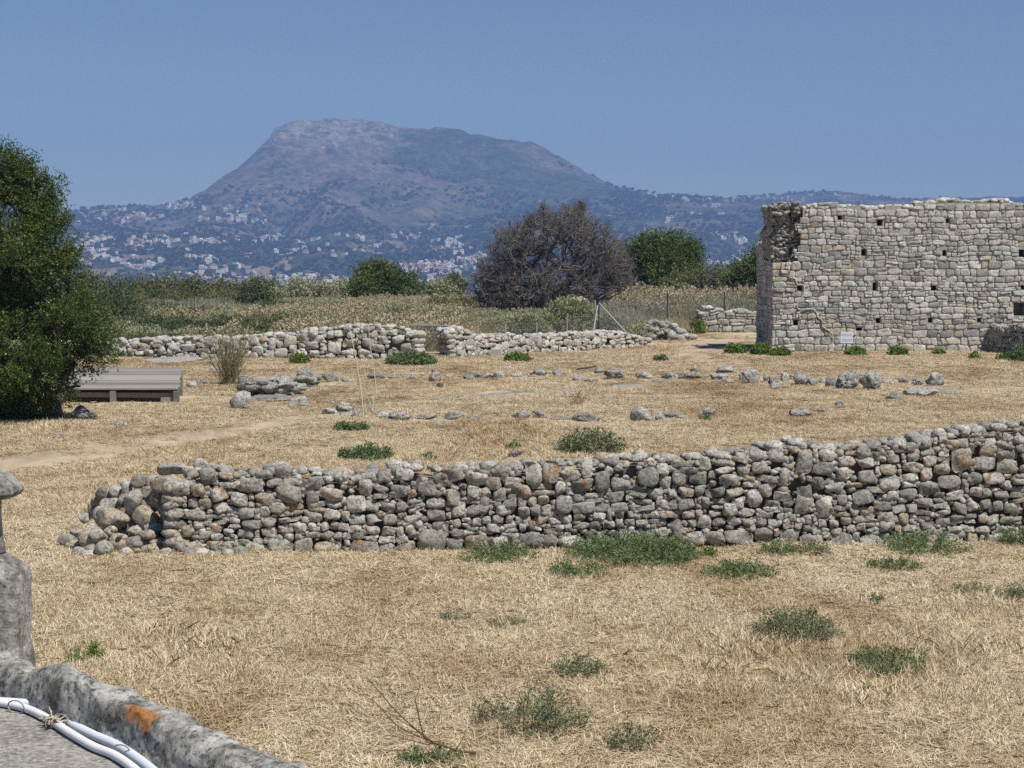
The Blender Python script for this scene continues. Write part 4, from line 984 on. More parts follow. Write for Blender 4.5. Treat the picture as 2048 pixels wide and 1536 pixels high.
# ------------------------------------------------------------------ vegetation
def tri_tint(n, k=4, lo=0, hi=1): return np.repeat(rng.uniform(lo, hi, n), k)[:, None] * np.ones((1, 3))
M_leafdark = foliage_mat('evergreen_leaf', (.024, .052, .014), (.095, .145, .035), (.12, .145, .03), 1.6, .25, .45)
M_bushgreen = foliage_mat('bush_leaf', (.045, .085, .018), (.13, .18, .045), (.14, .16, .05), .9, .25)
M_olive = foliage_mat('olive_scrub_leaf', (.085, .10, .04), (.20, .21, .09), (.22, .20, .10), .9, .2)
M_dkscrub = foliage_mat('dark_scrub_leaf', (.05, .075, .03), (.12, .145, .065), None, .9, .2)
M_sage = foliage_mat('grey_sage_leaf', (.20, .215, .12), (.42, .43, .28), (.38, .35, .21), .8, .2, .8)
M_silver = foliage_mat('silver_shrub_leaf', (.24, .26, .13), (.44, .45, .27), None, .8, .2, .8)
M_weed = foliage_mat('green_weed_leaf', (.085, .14, .045), (.21, .275, .12), (.15, .17, .09), 3, .25)
M_weedgrey = foliage_mat('grey_green_weed_leaf', (.10, .125, .06), (.22, .25, .14), (.24, .22, .13), 3, .2)
M_bright = foliage_mat('fresh_green_leaf', (.10, .17, .03), (.22, .29, .07), None, 3, .3)
M_bark = simple('dark_bark', (.075, .06, .05), k=12, v=.35, bump=.02)
M_twig = simple('grey_twig', (.145, .13, .122), k=1.2, v=.45)
M_dry = foliage_mat('dry_thistle', (.27, .215, .13), (.56, .48, .33), (.38, .34, .20), .5, .2, .9)
M_straw = N('straw_blade'); t_ = ground_nodes(M_straw); at = M_straw.attr()
c_ = M_straw.ramp(t_, [(.35, (.36, .25, .15)), (.43, (.51, .395, .25)), (.50, (.635, .53, .37)), (.62, (.71, .615, .455))])
c_ = M_straw.mix(1.0, c_, M_straw.ramp(at[0], [(0, (.74, .71, .66)), (.3, (.86, .84, .8)), (.75, (1.0, 1.0, .98)), (1.0, (1.25, 1.28, 1.28))]), 'MULTIPLY')
M_straw.color(c_); M_straw.bsdf.inputs['Roughness'].default_value = .6; M_straw.bsdf.inputs['Specular IOR Level'].default_value = .3; M_straw = M_straw.m

def crown(lobes, n, L, W, seedv=0, up=.25, sprig=10, inner=.35):
    """lobes (c, r): sprigs of leaves spread through the outer shells; returns verts, faces, tints"""
    big = [(np.array(c, float), np.array(r, float)) for c, r in lobes]; lobes = []
    for c, r in big:
        lobes.append((c, r * .78))
        for _ in range(9):
            q = unit(1)[0]; sc_ = rng.uniform(.26, .46); lobes.append((c + q * r * rng.uniform(.62, .92), r * sc_))
    C = np.array([l[0] for l in lobes], float); R = np.array([l[1] for l in lobes], float)
    wts = (R[:, 0] * R[:, 2]); wts = wts / wts.sum(); ns = n // sprig
    k = rng.choice(len(lobes), ns, p=wts); d = unit(ns)
    rad = np.where(rng.random(ns) < inner, rng.uniform(.45, .85, ns), rng.uniform(.82, 1.06, ns))
    p = C[k] + d * R[k] * rad[:, None]
    lump = fbm(p[:, 0] * 2.2 + p[:, 2] * .7, p[:, 1] * 2.2 + p[:, 2] * 2.1, seedv, 3)
    p = p + d * R[k] * ((lump - .5) * .65)[:, None]
    keep = lump > .36; p, d = p[keep], d[keep]; ns = len(p)
    D = d + np.array([0, 0, up]) + unit(ns) * .5; D /= np.linalg.norm(D, axis=1, keepdims=True)
    t = np.linspace(0, 1, sprig)[None, :, None]
    q = p[:, None] + D[:, None] * t * L * 4.2 + rng.normal(size=(ns, sprig, 3)) * L * .25
    ld = D[:, None] * .7 + rng.normal(size=(ns, sprig, 3)) * .8
    q = q.reshape(-1, 3); ld = ld.reshape(-1, 3); m = len(q)
    v, f = leaves(q, ld, L * rng.uniform(.7, 1.3, m), W * rng.uniform(.7, 1.3, m))
    tt = np.clip(np.repeat(rng.uniform(0, 1, ns), sprig) * .6 + rng.uniform(0, .4, m), 0, 1)
    return v, f, np.repeat(tt, 4)[:, None] * np.ones((1, 3))
def grow(base, targets, step=.35, wob=.12):
    """branch skeleton: connects every target to the nearest grown node; returns segments and radii"""
    base = np.array(base, float); nodes = [base]; par = [-1]
    tg = sorted([np.array(t, float) for t in targets], key=lambda t: np.linalg.norm(t - base))
    NP = np.zeros((len(tg) * 14 + 50, 3)); NP[0] = base; n = 1
    for t in tg:
        d = np.linalg.norm(NP[:n] - t, axis=1) + .25 * np.linalg.norm(NP[:n] - base, axis=1)
        j = int(np.argmin(d)); a = NP[j].copy(); L = np.linalg.norm(t - a); k = max(1, min(12, int(L / step)))
        for i in range(1, k + 1):
            q = a + (t - a) * i / k + (rng.normal(size=3) * wob * L / k if i < k else 0) + np.array([0, 0, .06 * L * math.sin(math.pi * i / k)])
            if n >= len(NP): break
            NP[n] = q; par.append(j); j = n; n += 1
    par = np.array(par[:n]); cnt = np.ones(n)
    for i in range(n - 1, 0, -1): cnt[par[i]] += cnt[i] * .9
    return NP[:n], par, cnt
def skeleton_mesh(NP, par, cnt, r0, rmin, sides=5):
    r = rmin + (r0 - rmin) * (cnt / cnt[0]) ** .5; i = np.arange(1, len(NP)); p = par[1:]
    return tubes(NP[p], NP[i], np.minimum(r[p], r[i] * 1.6), r[i], sides)

# --- the evergreen tree at the left
TY = 33.0
def lobe(px, py, rpx, rpy, y=TY, dy=0, ry=None):
    c = P(px, py, y + dy); k = (y + dy) / F; return (c, (rpx * k, (ry or (rpx + rpy) / 2) * k, rpy * k))
TL = [lobe(35, 365, 38, 50), lobe(82, 412, 42, 56), lobe(20, 430, 75, 90), lobe(90, 480, 58, 62), lobe(60, 545, 80, 65), lobe(105, 600, 70, 70), lobe(30, 640, 90, 90), lobe(165, 665, 62, 66), lobe(150, 715, 58, 48), lobe(90, 735, 66, 56),
      lobe(30, 760, 50, 48), lobe(58, 815, 28, 38), lobe(185, 640, 40, 42, dy=-.4), lobe(120, 670, 60, 60, dy=-.7), lobe(50, 700, 70, 80, dy=-.8), lobe(40, 520, 70, 70, dy=-.6), lobe(-60, 380, 80, 90), lobe(-130, 480, 100, 110), lobe(-60, 560, 110, 120, dy=.5),
      lobe(-120, 660, 120, 110), lobe(-60, 740, 100, 80), lobe(-210, 600, 80, 110), lobe(-20, 340, 40, 45), lobe(10, 800, 40, 36), lobe(205, 700, 26, 28, dy=-.3), lobe(105, 785, 34, 46, dy=-.3), lobe(142, 760, 30, 36, dy=-.2), lobe(60, 800, 44, 44, dy=-.2), lobe(5, 790, 44, 44), lobe(30, 330, 16, 30), lobe(100, 372, 18, 26), lobe(62, 345, 14, 26), lobe(118, 440, 20, 20), lobe(140, 520, 22, 22)]
tb = P(-20, 830, TY); tb.z = gz1(tb.x, TY) - .05
tree = thing('evergreen_tree', tuple(tb), 'dense dark evergreen tree overhanging the wooden platform at the left', 'tree')
v, f, t = crown(TL, 240000, .055, .024, 3, up=.35, sprig=12, inner=.35); part('crown', v, f, M_leafdark, tree, False, t)
tg = [np.array(l[0]) + unit(1)[0] * np.array(l[1]) * rng.uniform(.3, .8) for l in TL for _ in range(9)]
NP, pr, ct = grow(tb, tg, .3); v, f = skeleton_mesh(NP, pr, ct, .13, .006, 6); part('trunk', v, f, M_bark, tree)

# --- bushes behind the field wall
def bush(name, label, cat, lobes, n, L, W, mat, group=None, base=None, trunk=True, seed=0, up=.2):
    x = float(np.mean([l[0][0] for l in lobes])); y = float(np.mean([l[0][1] for l in lobes]))
    b = Vector(base) if base else Vector((x, y, gz1(x, y)))
    root = thing(name, tuple(b), label, cat, group)
    v, f, t = crown(lobes, n, L, W, seed, up); part('crown' if cat == 'tree' else 'foliage', v, f, mat, root, False, t)
    if trunk:
        tg = [np.array(l[0]) + unit(1)[0] * np.array(l[1]) * rng.uniform(.2, .8) for l in lobes for _ in range(8)]
        NP, pr, ct = grow(b, tg, .5); v, f = skeleton_mesh(NP, pr, ct, .12, .012, 5); part('trunk' if cat == 'tree' else 'stems', v, f, M_bark, root)
    return root
def LB(y, *ls): return [lobe(px, py, a, b, y, dy * 1.0) for (px, py, a, b, dy) in ls]
bush('green_bush', 'rounded bright green bush standing alone left of the bare shrub', 'bush', LB(112, (745, 568, 34, 32, 0), (780, 565, 38, 34, .5), (815, 575, 30, 26, 0), (735, 580, 28, 24, -1), (765, 555, 26, 24, 0), (838, 584, 14, 12, 0)), 30000, .15, .08, M_bushgreen, seed=4)
bush('carob_tree', 'broad dark green tree right of the bare shrub', 'tree', LB(104, (1300, 512, 42, 36, 0), (1345, 512, 44, 38, .5), (1380, 520, 26, 34, 0), (1285, 540, 34, 34, 0), (1340, 545, 56, 34, -1), (1262, 510, 22, 30, 0), (1320, 495, 36, 24, 0)), 44000, .14, .075, M_bushgreen, seed=9)
bush('olive_shrub', 'lighter green spreading shrub in front of the broad dark green tree', 'shrub', LB(96, (1375, 575, 40, 26, 0), (1420, 568, 42, 30, 0), (1455, 580, 36, 24, -.5), (1345, 585, 30, 18, 0)), 15000, .14, .06, M_olive, seed=12)
bush('small_green_tree', 'small green tree beside the left edge of the ruined wall', 'tree', LB(92, (1495, 545, 30, 28, 0), (1520, 530, 24, 30, .3), (1535, 505, 18, 24, .5), (1480, 560, 26, 20, 0), (1515, 560, 30, 24, 0)), 14000, .13, .07, M_bushgreen, seed=15)
HED = [(180, 578, 34, 26, 118, 'o'), (235, 586, 40, 22, 117, 'd'), (290, 584, 38, 22, 119, 'o'), (345, 580, 42, 24, 121, 'o'), (400, 582, 36, 20, 118, 'd'), (455, 588, 40, 20, 116, 'o'), (520, 584, 34, 20, 117, 'o'), (590, 584, 26, 18, 116, 's'), (640, 590, 20, 12, 114, 's'),
       (680, 588, 26, 13, 116, 's'), (905, 572, 14, 14, 117, 'o'), (880, 582, 18, 9, 116, 's'), (1000, 585, 30, 16, 114, 's')]
words = ['first', 'second', 'third', 'fourth', 'fifth', 'sixth', 'seventh', 'eighth', 'ninth', 'tenth', 'eleventh', 'twelfth', 'thirteenth']
for i, (px, py, a, b, y, kd) in enumerate(HED):
    bush('scrub_bush', {'o': 'olive green', 'd': 'dark green', 's': 'grey brown'}[kd] + ' bush, ' + words[i] + ' from the left along the plateau edge', 'bush',
         LB(y, (px, py, a, b, 0), (px - a * .5, py + b * .3, a * .6, b * .8, 0), (px + a * .5, py + b * .3, a * .6, b * .8, .5)), 5500, .17, .08, {'o': M_olive, 'd': M_dkscrub, 's': M_sage}[kd], 'bushes along the plateau edge', trunk=False, seed=20 + i)
bush('dark_shrub', 'big dark green shrub right behind the left tree', 'shrub', LB(72, (215, 628, 62, 46, 0), (170, 640, 50, 50, 0), (262, 650, 36, 34, -.5), (230, 600, 40, 26, 1), (200, 670, 60, 30, 0)), 22000, .10, .05, M_dkscrub, seed=40)
bush('dark_shrub', 'rounded green shrub beside the distant row of posts', 'shrub', LB(98, (510, 602, 34, 28, 0), (490, 620, 26, 20, 0), (530, 615, 24, 18, 0)), 9000, .14, .07, M_dkscrub, seed=42)
bush('dark_shrub', 'low dark green thicket behind the left field wall', 'shrub', LB(63, (345, 655, 56, 24, 0), (420, 662, 44, 18, 0), (300, 665, 34, 20, 0)), 12000, .08, .04, M_dkscrub, seed=43)
bush('sage_shrub', 'silvery grey shrub above the low dark green thicket', 'shrub', LB(68, (445, 645, 36, 22, 0), (415, 652, 30, 16, 0), (475, 652, 20, 14, 0)), 9000, .08, .03, M_sage, seed=44, up=.6)
for i, (px, py, a, b, y, m_, lb) in enumerate([(255, 612, 50, 26, 90, M_olive, 'olive shrub rising just right of the big dark shrub'), (345, 636, 40, 12, 78, M_sage, 'low grey shrub in front of the distant grey posts at left'), (420, 640, 44, 12, 76, M_dkscrub, 'low dark shrub in front of the distant grey posts at right'),
        (385, 597, 44, 16, 104, M_olive, 'yellowish shrub behind the distant grey posts'), (455, 598, 30, 15, 108, M_olive, 'small olive shrub behind the right end of the grey posts'), (600, 640, 44, 16, 72, M_sage, 'pale grey shrub behind the middle of the left field wall'), (560, 655, 36, 14, 66, M_olive, 'low olive shrub tight behind the left field wall'),
        (650, 622, 46, 14, 82, M_sage, 'wide pale sage shrub left of the low grey stone heap'), (800, 628, 50, 14, 78, M_sage, 'pale sage shrub behind the high part of the field wall'), (870, 640, 46, 18, 66, M_sage, 'pale sage shrub behind the metal gate'), (900, 610, 44, 14, 88, M_olive, 'yellow green shrub left of the bare shrub'),
        (1250, 640, 40, 22, 76, M_olive, 'olive shrub behind the leaning fence brace'), (1385, 640, 26, 20, 78, M_sage, 'grey shrub left of the low wall stub'), (310, 600, 40, 16, 108, M_dkscrub, 'dark shrub left of the distant grey posts')]):
    bush('field_shrub', lb, 'shrub', LB(y, (px, py, a, b, 0), (px - a * .5, py + b * .3, a * .6, b * .8, -.4), (px + a * .5, py + b * .2, a * .6, b * .8, .5)), 6000, .10, .045, m_, trunk=False, seed=60 + i, up=.5)
# silver spiky shrub
def spiky(name, label, px, py, y, w, h, n, mat, thick=.05):
    b = P(px, py, y); b.z = gz1(b.x, y); root = thing(name, tuple(b), label, 'shrub'); k = y / F; R, Hh = w * k / 2, h * k
    d = unit(n); d[:, 2] = np.abs(d[:, 2]) * 1.1 + .12; d /= np.linalg.norm(d, axis=1, keepdims=True); L = rng.uniform(.75, 1.02, n)
    T = np.array(b)[None] + d * np.array([R, R, Hh])[None] * L[:, None]; base = np.array(b)[None] + d * np.array([R, R, Hh])[None] * .15
    nl = 26; t = rng.uniform(.45, 1, (n, nl, 1)); q = base[:, None] + (T - base)[:, None] * t; dd = (T - base)[:, None] * .6 / max(Hh, .1) + rng.normal(size=(n, nl, 3)) * .28
    v, f = leaves(q.reshape(-1, 3), dd.reshape(-1, 3), thick * 2.0 * rng.uniform(.7, 1.3, n * nl), thick * .7)
    part('foliage', v, f, mat, root, False, tri_tint(n * nl)); v, f = tubes(base, T, np.full(n, .012), np.full(n, .004), 3); part('stems', v, f, M_twig, root)
    return root
spiky('silver_shrub', 'pale yellow-green spiky shrub at the foot of the bare shrub', 1140, 668, 70, 140, 78, 700, M_silver, .07)
spiky('silver_shrub', 'low grey-green shrub behind the low wire fence', 1050, 668, 68, 120, 40, 480, M_sage, .06)
spiky('silver_shrub', 'grey-green shrub between the wire fence braces', 1215, 668, 69.5, 80, 44, 380, M_sage, .06)

# --- the bare shrub: branching twigs
BY = 84.0
bb = P(1085, 655, BY); bb.z = gz1(bb.x, BY)
BL = [(1020, 500, 45, 55), (1075, 470, 55, 50), (1140, 450, 55, 40), (1185, 490, 55, 50), (1225, 530, 45, 50), (985, 560, 45, 50), (1040, 580, 70, 55), (1120, 560, 80, 60), (1190, 585, 60, 40), (1060, 640, 70, 28), (1000, 610, 50, 30), (1160, 425, 12, 18), (1085, 425, 8, 14), (1240, 560, 30, 35), (1060, 445, 12, 22), (1165, 415, 3, 8)]
tg = []
for (px, py, a, b) in BL:
    n = int(a * b / 9.0) + 10
    for _ in range(n):
        d = unit(1)[0] * rng.uniform(.1, 1) ** .5 * (1.35 if rng.random() < .12 else 1); q = P(px + d[0] * a, py - d[2] * b, BY + d[1] * 2.6 * a / 50); tg.append(q)
NP, pr, ct = grow(bb, tg, .45, .25)
v1, f1 = skeleton_mesh(NP, pr, ct, .20, .011, 4)
bare = thing('bare_shrub', tuple(bb), 'large leafless grey-brown shrub in front of the mountain view', 'shrub')
part('branches', v1, f1, M_twig, bare)
n = len(NP); rep = 6; A_ = np.repeat(NP, rep, 0) + rng.normal(size=(n * rep, 3)) * .03
d = unit(n * rep) + np.array([0, 0, .15]); Ltw = rng.uniform(.08, .38, (n * rep, 1)); B_ = A_ + d * Ltw
C_ = B_ + (d * .5 + unit(n * rep) * .9) * Ltw * .5; A2_ = A_ + d * Ltw * .5; D_ = A2_ + unit(n * rep) * Ltw * .5
v, f = tubes(np.concatenate([A_, B_, A2_]), np.concatenate([B_, C_, D_]), np.full(n * rep * 3, .008), np.full(n * rep * 3, .004), 3)
tag(part('twigs', v, f, M_twig, bare), kind='stuff')
# bird on its topmost twig
bp_ = P(1163, 405, BY); M_bird = simple('bird_plumage', (.09, .075, .06))
bird = thing('perched_bird', tuple(bp_ - Vector((0, 0, .1))), 'small dark bird perched on the topmost twig of the bare shrub', 'bird')
V, f = ICO[3]; V = V.copy(); V *= np.array([.12, .07, .075]); tl = V[:, 0] > .05; V[tl, 2] -= (V[tl, 0] - .05) * .5; V[tl, 1] *= .75
hd = V.copy(); Vb = V + np.array([0, 0, 0]); part('body', Vb + np.array(bp_), f, M_bird, bird)
V2, f2 = ICO[2]; part('head', V2 * .045 + np.array(bp_) + np.array([-.10, 0, .065]), f2, M_bird, bird)
v, f = beam(np.array(bp_) + np.array([.08, 0, -.02]), np.array(bp_) + np.array([.25, 0, -.07]), .05, .015); part('tail', v, f, M_bird, bird)
v, f = tubes([np.array(bp_) + np.array([-.14, 0, .065])], [np.array(bp_) + np.array([-.175, 0, .06])], [.012], [.002], 5); part('beak', v, f, M_darkmetal, bird)
v, f = tubes([np.array(bp_) + np.array([0, s * .025, -.05]) for s in (-1, 1)], [np.array(bp_) + np.array([0, s * .02, -.12]) for s in (-1, 1)], [.006] * 2, [.006] * 2, 4); part('legs', v, f, M_darkmetal, bird)

# --- scrub field behind the walls (stuff)
def mound(seed, mat, n=950, L=.052, W=.024, up=.35):
    d = unit(n); d[:, 2] = np.abs(d[:, 2]); r = rng.uniform(.7, 1.05, n)[:, None]; p = d * r * np.array([.5, .5, .50])
    D = d * .5 + np.array([0, 0, up]) + unit(n) * .5; v, f = leaves(p, D, L * rng.uniform(.7, 1.5, n), W)
    return mesh_from('mound', v, f, mat, False, tri_tint(n))
def thistle(seed, n=20):
    A_, B_, hp_ = [], [], []
    for _ in range(n):
        b = np.array([rng.normal() * .18, rng.normal() * .18, 0]); t = b + np.array([rng.normal() * .16, rng.normal() * .16, rng.uniform(.4, .85)]); A_.append(b); B_.append(t); hp_.append(t)
        for _ in range(3):
            m = b + (t - b) * rng.uniform(.5, .9); e = m + np.array([rng.normal() * .1, rng.normal() * .1, rng.uniform(.08, .2)]); A_.append(m); B_.append(e); hp_.append(e)
    v, f = tubes(A_, B_, np.full(len(A_), .006), np.full(len(A_), .004), 3); n1 = len(v)
    hp_ = np.repeat(np.array(hp_), 5, 0); v2, f2 = leaves(hp_, unit(len(hp_)), .055, .05)
    nl = 90; pl = np.stack([rng.normal(size=nl) * .2, rng.normal(size=nl) * .2, rng.uniform(0, .8, nl)], 1); v3, f3 = leaves(pl, unit(nl), .12, .035)
    t = np.concatenate([np.full((n1, 3), .2), tri_tint(len(hp_), 4, .5, 1), tri_tint(nl, 4, 0, .6)])
    return mesh_from('thistle', np.concatenate([v, v2, v3]), np.concatenate([f, f2 + n1, f3 + n1 + len(v2)]), M_dry, False, t)
def tallgrass(seed, mat, n=90, h=.5, spread=.18, w=.008):
    b = np.stack([rng.normal(size=n) * spread, rng.normal(size=n) * spread, np.zeros(n)], 1); d = np.stack([rng.normal(size=n) * .25, rng.normal(size=n) * .25, np.ones(n)], 1)
    v, f = leaves(b, d, h * rng.uniform(.5, 1.2, n), w); return mesh_from('grass', v, f, mat, False, tri_tint(n))
NS = 19000
ys = np.sqrt(rng.uniform(57 ** 2, 124 ** 2, NS)); pxx = rng.uniform(-150, 1720, NS); xs = (pxx - CX) / F * ys
front_lim = np.interp(pxx, [-150, 838, 905, 1290, 1400, 1540, 1800], [56, 56, 57, 66, 72, 74, 74]); ok = (ys > front_lim) & ~((pxx > 300) & (pxx < 490) & (ys > 76) & (ys < 94.5)) & ~((pxx > 930) & (pxx < 1270) & (ys < 71))
xs, ys, pxx = xs[ok], ys[ok], pxx[ok]
pat = fbm(xs * .16, ys * .10, 90, 3); pat = (pat - pat.mean()) / pat.std() * .13 + .5; pat2 = fbm(xs * .3, ys * .2, 95, 2)
kind = np.zeros(len(xs), int)
brown = pat + .16 * sstep(1180, 1330, pxx) - .10 * (pxx < 560) + (rng.random(len(xs)) - .5) * .20 - .10
kind[brown > .57] = 1
kind[(pat2 > .58) & (brown <= .57)] = 2
kind[(pxx < 620) & (pat2 < .45) & (brown < .5)] = 3
pz = gz(xs, ys); P3 = np.stack([xs, ys, pz], 1)
for kd, prot, lab, sc in ((0, [mound(i, M_sage) for i in range(3)], 'grey green sage scrub covering the plateau behind the walls', (.7, 1.7)),
                          (1, [thistle(i) for i in range(3)], 'dry brown thistles covering the plateau behind the walls', (.8, 1.35)),
                          (2, [tallgrass(i, M_dry, 120, .55, .25, .012) for i in range(2)] + [mound(9, M_sage)], 'dry tall grass between the shrubs behind the walls', (.9, 1.6)),
                          (3, [mound(i, M_dkscrub) for i in range(2)] + [mound(7, M_olive)], 'low green scrub behind the left field wall', (.7, 1.7))):
    k = kind == kd; m = int(k.sum()); s_ = rng.uniform(*sc, m); s3 = np.stack([s_, s_, s_ * rng.uniform(.7, 1.1, m) * np.interp(ys[k], [60, 85, 118], [.95, .9, .6]) * np.where((pxx[k] > 1230) & (ys[k] > 73), 1.7, 1)], 1)
    scatter('scrub', P3[k], rng.uniform(0, 6.3, m), s3, rng.integers(0, len(prot), m), prot, lab, 'scrub')
# pale stone heaps showing through the scrub
for px, py, w, y, lb in ((1320, 582, 60, 92, 'small pale stone heap among dry thistles below the dark green tree'), (742, 606, 60, 100, 'small pale stone heap in the scrub below the round green bush'), (1150, 600, 40, 80, 'pale stone heap behind the spiky silver shrub'), (700, 612, 50, 96, 'low grey stone heap left in the scrub near the round bush')):
    c = P(px, py, y); k = y / F; root = thing('stone_heap', (c.x, c.y, c.z - .8), lb, 'stone heap')
    for i in range(26):
        r = rng.uniform(.12, .26); V, f = rock_vf(r * 1.2, r, r * .8, 41000 + i + px, sub=2, facets=7, flat=.1)
        part('stone', V + np.array(c) + np.array([rng.uniform(-.5, .5) * w * k, rng.uniform(-.3, .3), -abs(rng.normal()) * .25]), f, M_back, root, tint=np.array((rng.random(), 0, 0)))

# --- weeds in the grass: px, base py, width, height, kind
def weed(px, py, w, h, mat, label, dens=1.0, L=.045, cat='weed'):
    w *= 1.3; g = G(px, py); k = g.y / F; R, Hh = w * k / 2, h * k; n = int(max(18, min(300, R * 190 * dens)))
    a = rng.uniform(0, 6.283, n); rr = R * np.sqrt(rng.uniform(.02, 1, n)); ecc = min(1.0, .9 / max(R, .2) + .45)
    q0 = rng.uniform(.3, .9, n) * (R > .18); b = np.stack([np.cos(a) * rr * q0, np.sin(a) * rr * ecc * q0, np.zeros(n)], 1) + rng.normal(size=(n, 3)) * np.array([.02, .02, 0])
    hgt = (1.05 if mat is not M_bright else .9) * Hh * rng.uniform(.35, 1.1, n) * np.clip(1.15 - (rr / R) ** 2 * .75, .2, 1)
    t = np.stack([np.cos(a) * rr, np.sin(a) * rr * ecc, hgt], 1); mid = (b + t) / 2 + np.array([0, 0, 1]) * (hgt * .35)[:, None]
    nl = 40 if py > 1180 else 24; s = rng.uniform(.12, 1, (n, nl, 1)); q = (1 - s) ** 2 * b[:, None] + 2 * s * (1 - s) * mid[:, None] + s ** 2 * t[:, None]
    q = q + rng.normal(size=q.shape) * .018; o = np.array([g.x, g.y + R * ecc * .6, 0.0]); q = q.reshape(-1, 3) + o
    sc = max(1.0, g.y / 22.0); D = unit(len(q)) + np.array([0, 0, .5])
    v, f = leaves(q, D, L * sc * rng.uniform(.6, 1.3, len(q)), L * .5 * sc)
    zg = gz(q[:, 0], q[:, 1]); v[:, 2] += np.repeat(zg, 4)
    v[:, 2] = np.maximum(v[:, 2], np.repeat(zg, 4) + .004)
    root = thing('weed', (o[0], o[1], gz1(o[0], o[1])), label, cat); part('leaves', v, f, mat, root, False, tri_tint(len(q)))
    A_ = np.concatenate([b, mid * .5 + t * .25 + b * .25]) + o; B_ = np.concatenate([mid * .5 + t * .25 + b * .25, t]) + o
    A_[:, 2] += gz1(o[0], o[1]); B_[:, 2] += gz1(o[0], o[1]); v, f = tubes(A_, B_, np.full(2 * n, .0025), np.full(2 * n, .0015), 3); part('stems', v, f, mat, root, False, np.full((len(v), 3), .3))
W_, X_, Z_ = M_weed, M_weedgrey, M_bright
for q in [(1270,1128,230,58,W_,'broad patch of green weeds at the foot of the front wall, centre',2.4),(1340,1118,120,48,W_,'taller green weeds crowding the wall stones right of centre',1.2),(1160,1150,110,26,W_,'low green weeds trailing left below the broad central patch',1),(1000,1122,150,34,W_,'flat green weeds left of the central patch at the front wall',1),
          (1485,1152,130,30,W_,'low green weed clump right of the broad central patch',1.1),(1420,1106,36,20,Z_,'small bright yellow-green weed at the front wall',1),(1555,1108,70,24,W_,'small green weeds at the wall foot right of centre',.8),(1630,1108,70,26,X_,'faint green weeds near the large squared wall stone',.7),
          (1860,1108,160,42,W_,'wide green weed patch by the right part of the front wall',1.1),(1800,1138,90,22,W_,'dark green weed clump in front of the right weed patch',.9),(2040,1090,60,44,W_,'green weeds at the wall foot on the right frame edge',1.2),(450,1105,110,34,W_,'green weeds among the fallen stones of the wall end',1.4),
          (1600,1282,150,62,X_,'dark grey-green bushy weed alone in the right foreground',1.7),(1785,1345,150,40,W_,'sprawling green weed in the right foreground',1.2),(1165,1355,100,48,X_,'thin grey-green weed in the centre foreground',.8),(1060,1470,210,80,X_,'wide sprawling pale green weed in the bottom centre',1.0),
          (1270,1500,120,50,X_,'sparse dark weed at the bottom right of centre',.6),(1755,1200,30,14,X_,'tiny dark weed sprig in the right foreground',.8),(2035,1195,60,28,X_,'dark weed at the right edge of the foreground',1),(1950,1185,70,18,X_,'faint low weed near the right edge',.5),(170,1325,80,36,Z_,'small tuft of fresh grass beside the stone pillar',.7),
          (860,1532,120,30,W_,'green weed shoots at the bottom edge beside the dead branch',.8),(740,918,80,26,W_,'green weed beside a grey stone behind the front wall',1.3),(690,918,28,20,W_,'small green weed left of the grey stone behind the front wall',1),(855,922,26,16,W_,'tiny green weed behind the front wall top',1),
          (700,862,60,16,W_,'low green weed below the nearer line of rocks',.9),(1030,900,30,14,W_,'green sprig behind a small stone near the front wall',1),(1185,908,110,44,X_,'grey-green bushy weed behind the front wall, centre',1.7),(820,733,80,24,W_,'dense green weed at the foot of the wall by the gate',2.0),
          (597,730,32,20,Z_,'yellow-green tuft at the foot of the left field wall',1.4),(1035,722,44,18,Z_,'green grass tuft before the wide concrete block',1.2),(1395,668,30,28,Z_,'bright green tuft left of the low wall stub',1.6),(1473,708,34,22,Z_,'bright green tuft at the bare earth near the ruined corner',1.5),
          (1525,712,34,26,Z_,'bright green grass at the shaded corner of the ruined wall',1.8),(1562,714,34,18,Z_,'yellow-green grass just right of the ruined corner',1.3),(1715,712,36,16,Z_,'green tuft beside the notice board post',1),(1797,713,30,20,Z_,'green tuft at the ruined wall foot right of the notice board',1.2),(1880,712,18,10,Z_,'tiny bright green sprig near the rubble wall',1),
          (1950,722,18,16,Z_,'little green weed before the rubble wall',1),(2015,724,30,16,Z_,'green weed before the rubble wall at the right edge',1),(1322,722,22,12,X_,'dry pale tuft below the end of the right field wall',.8),(1412,842,24,8,W_,'tiny weed under the pale cream block',.8),(205,1040,70,50,W_,'green fern-like weed growing in the tumbled wall end',1.4),
          (905,1238,70,16,X_,'faint greyish weed left of centre foreground',.4),(1010,1255,80,20,X_,'faint pale green weed in the centre foreground',.4),(2040,728,26,30,W_,'dark green bush at the right end of the rubble wall',2.0)]:
    weed(*q[:6], dens=q[6], L=.022 if q[1] > 1180 else (.030 if q[1] > 1000 else .04))

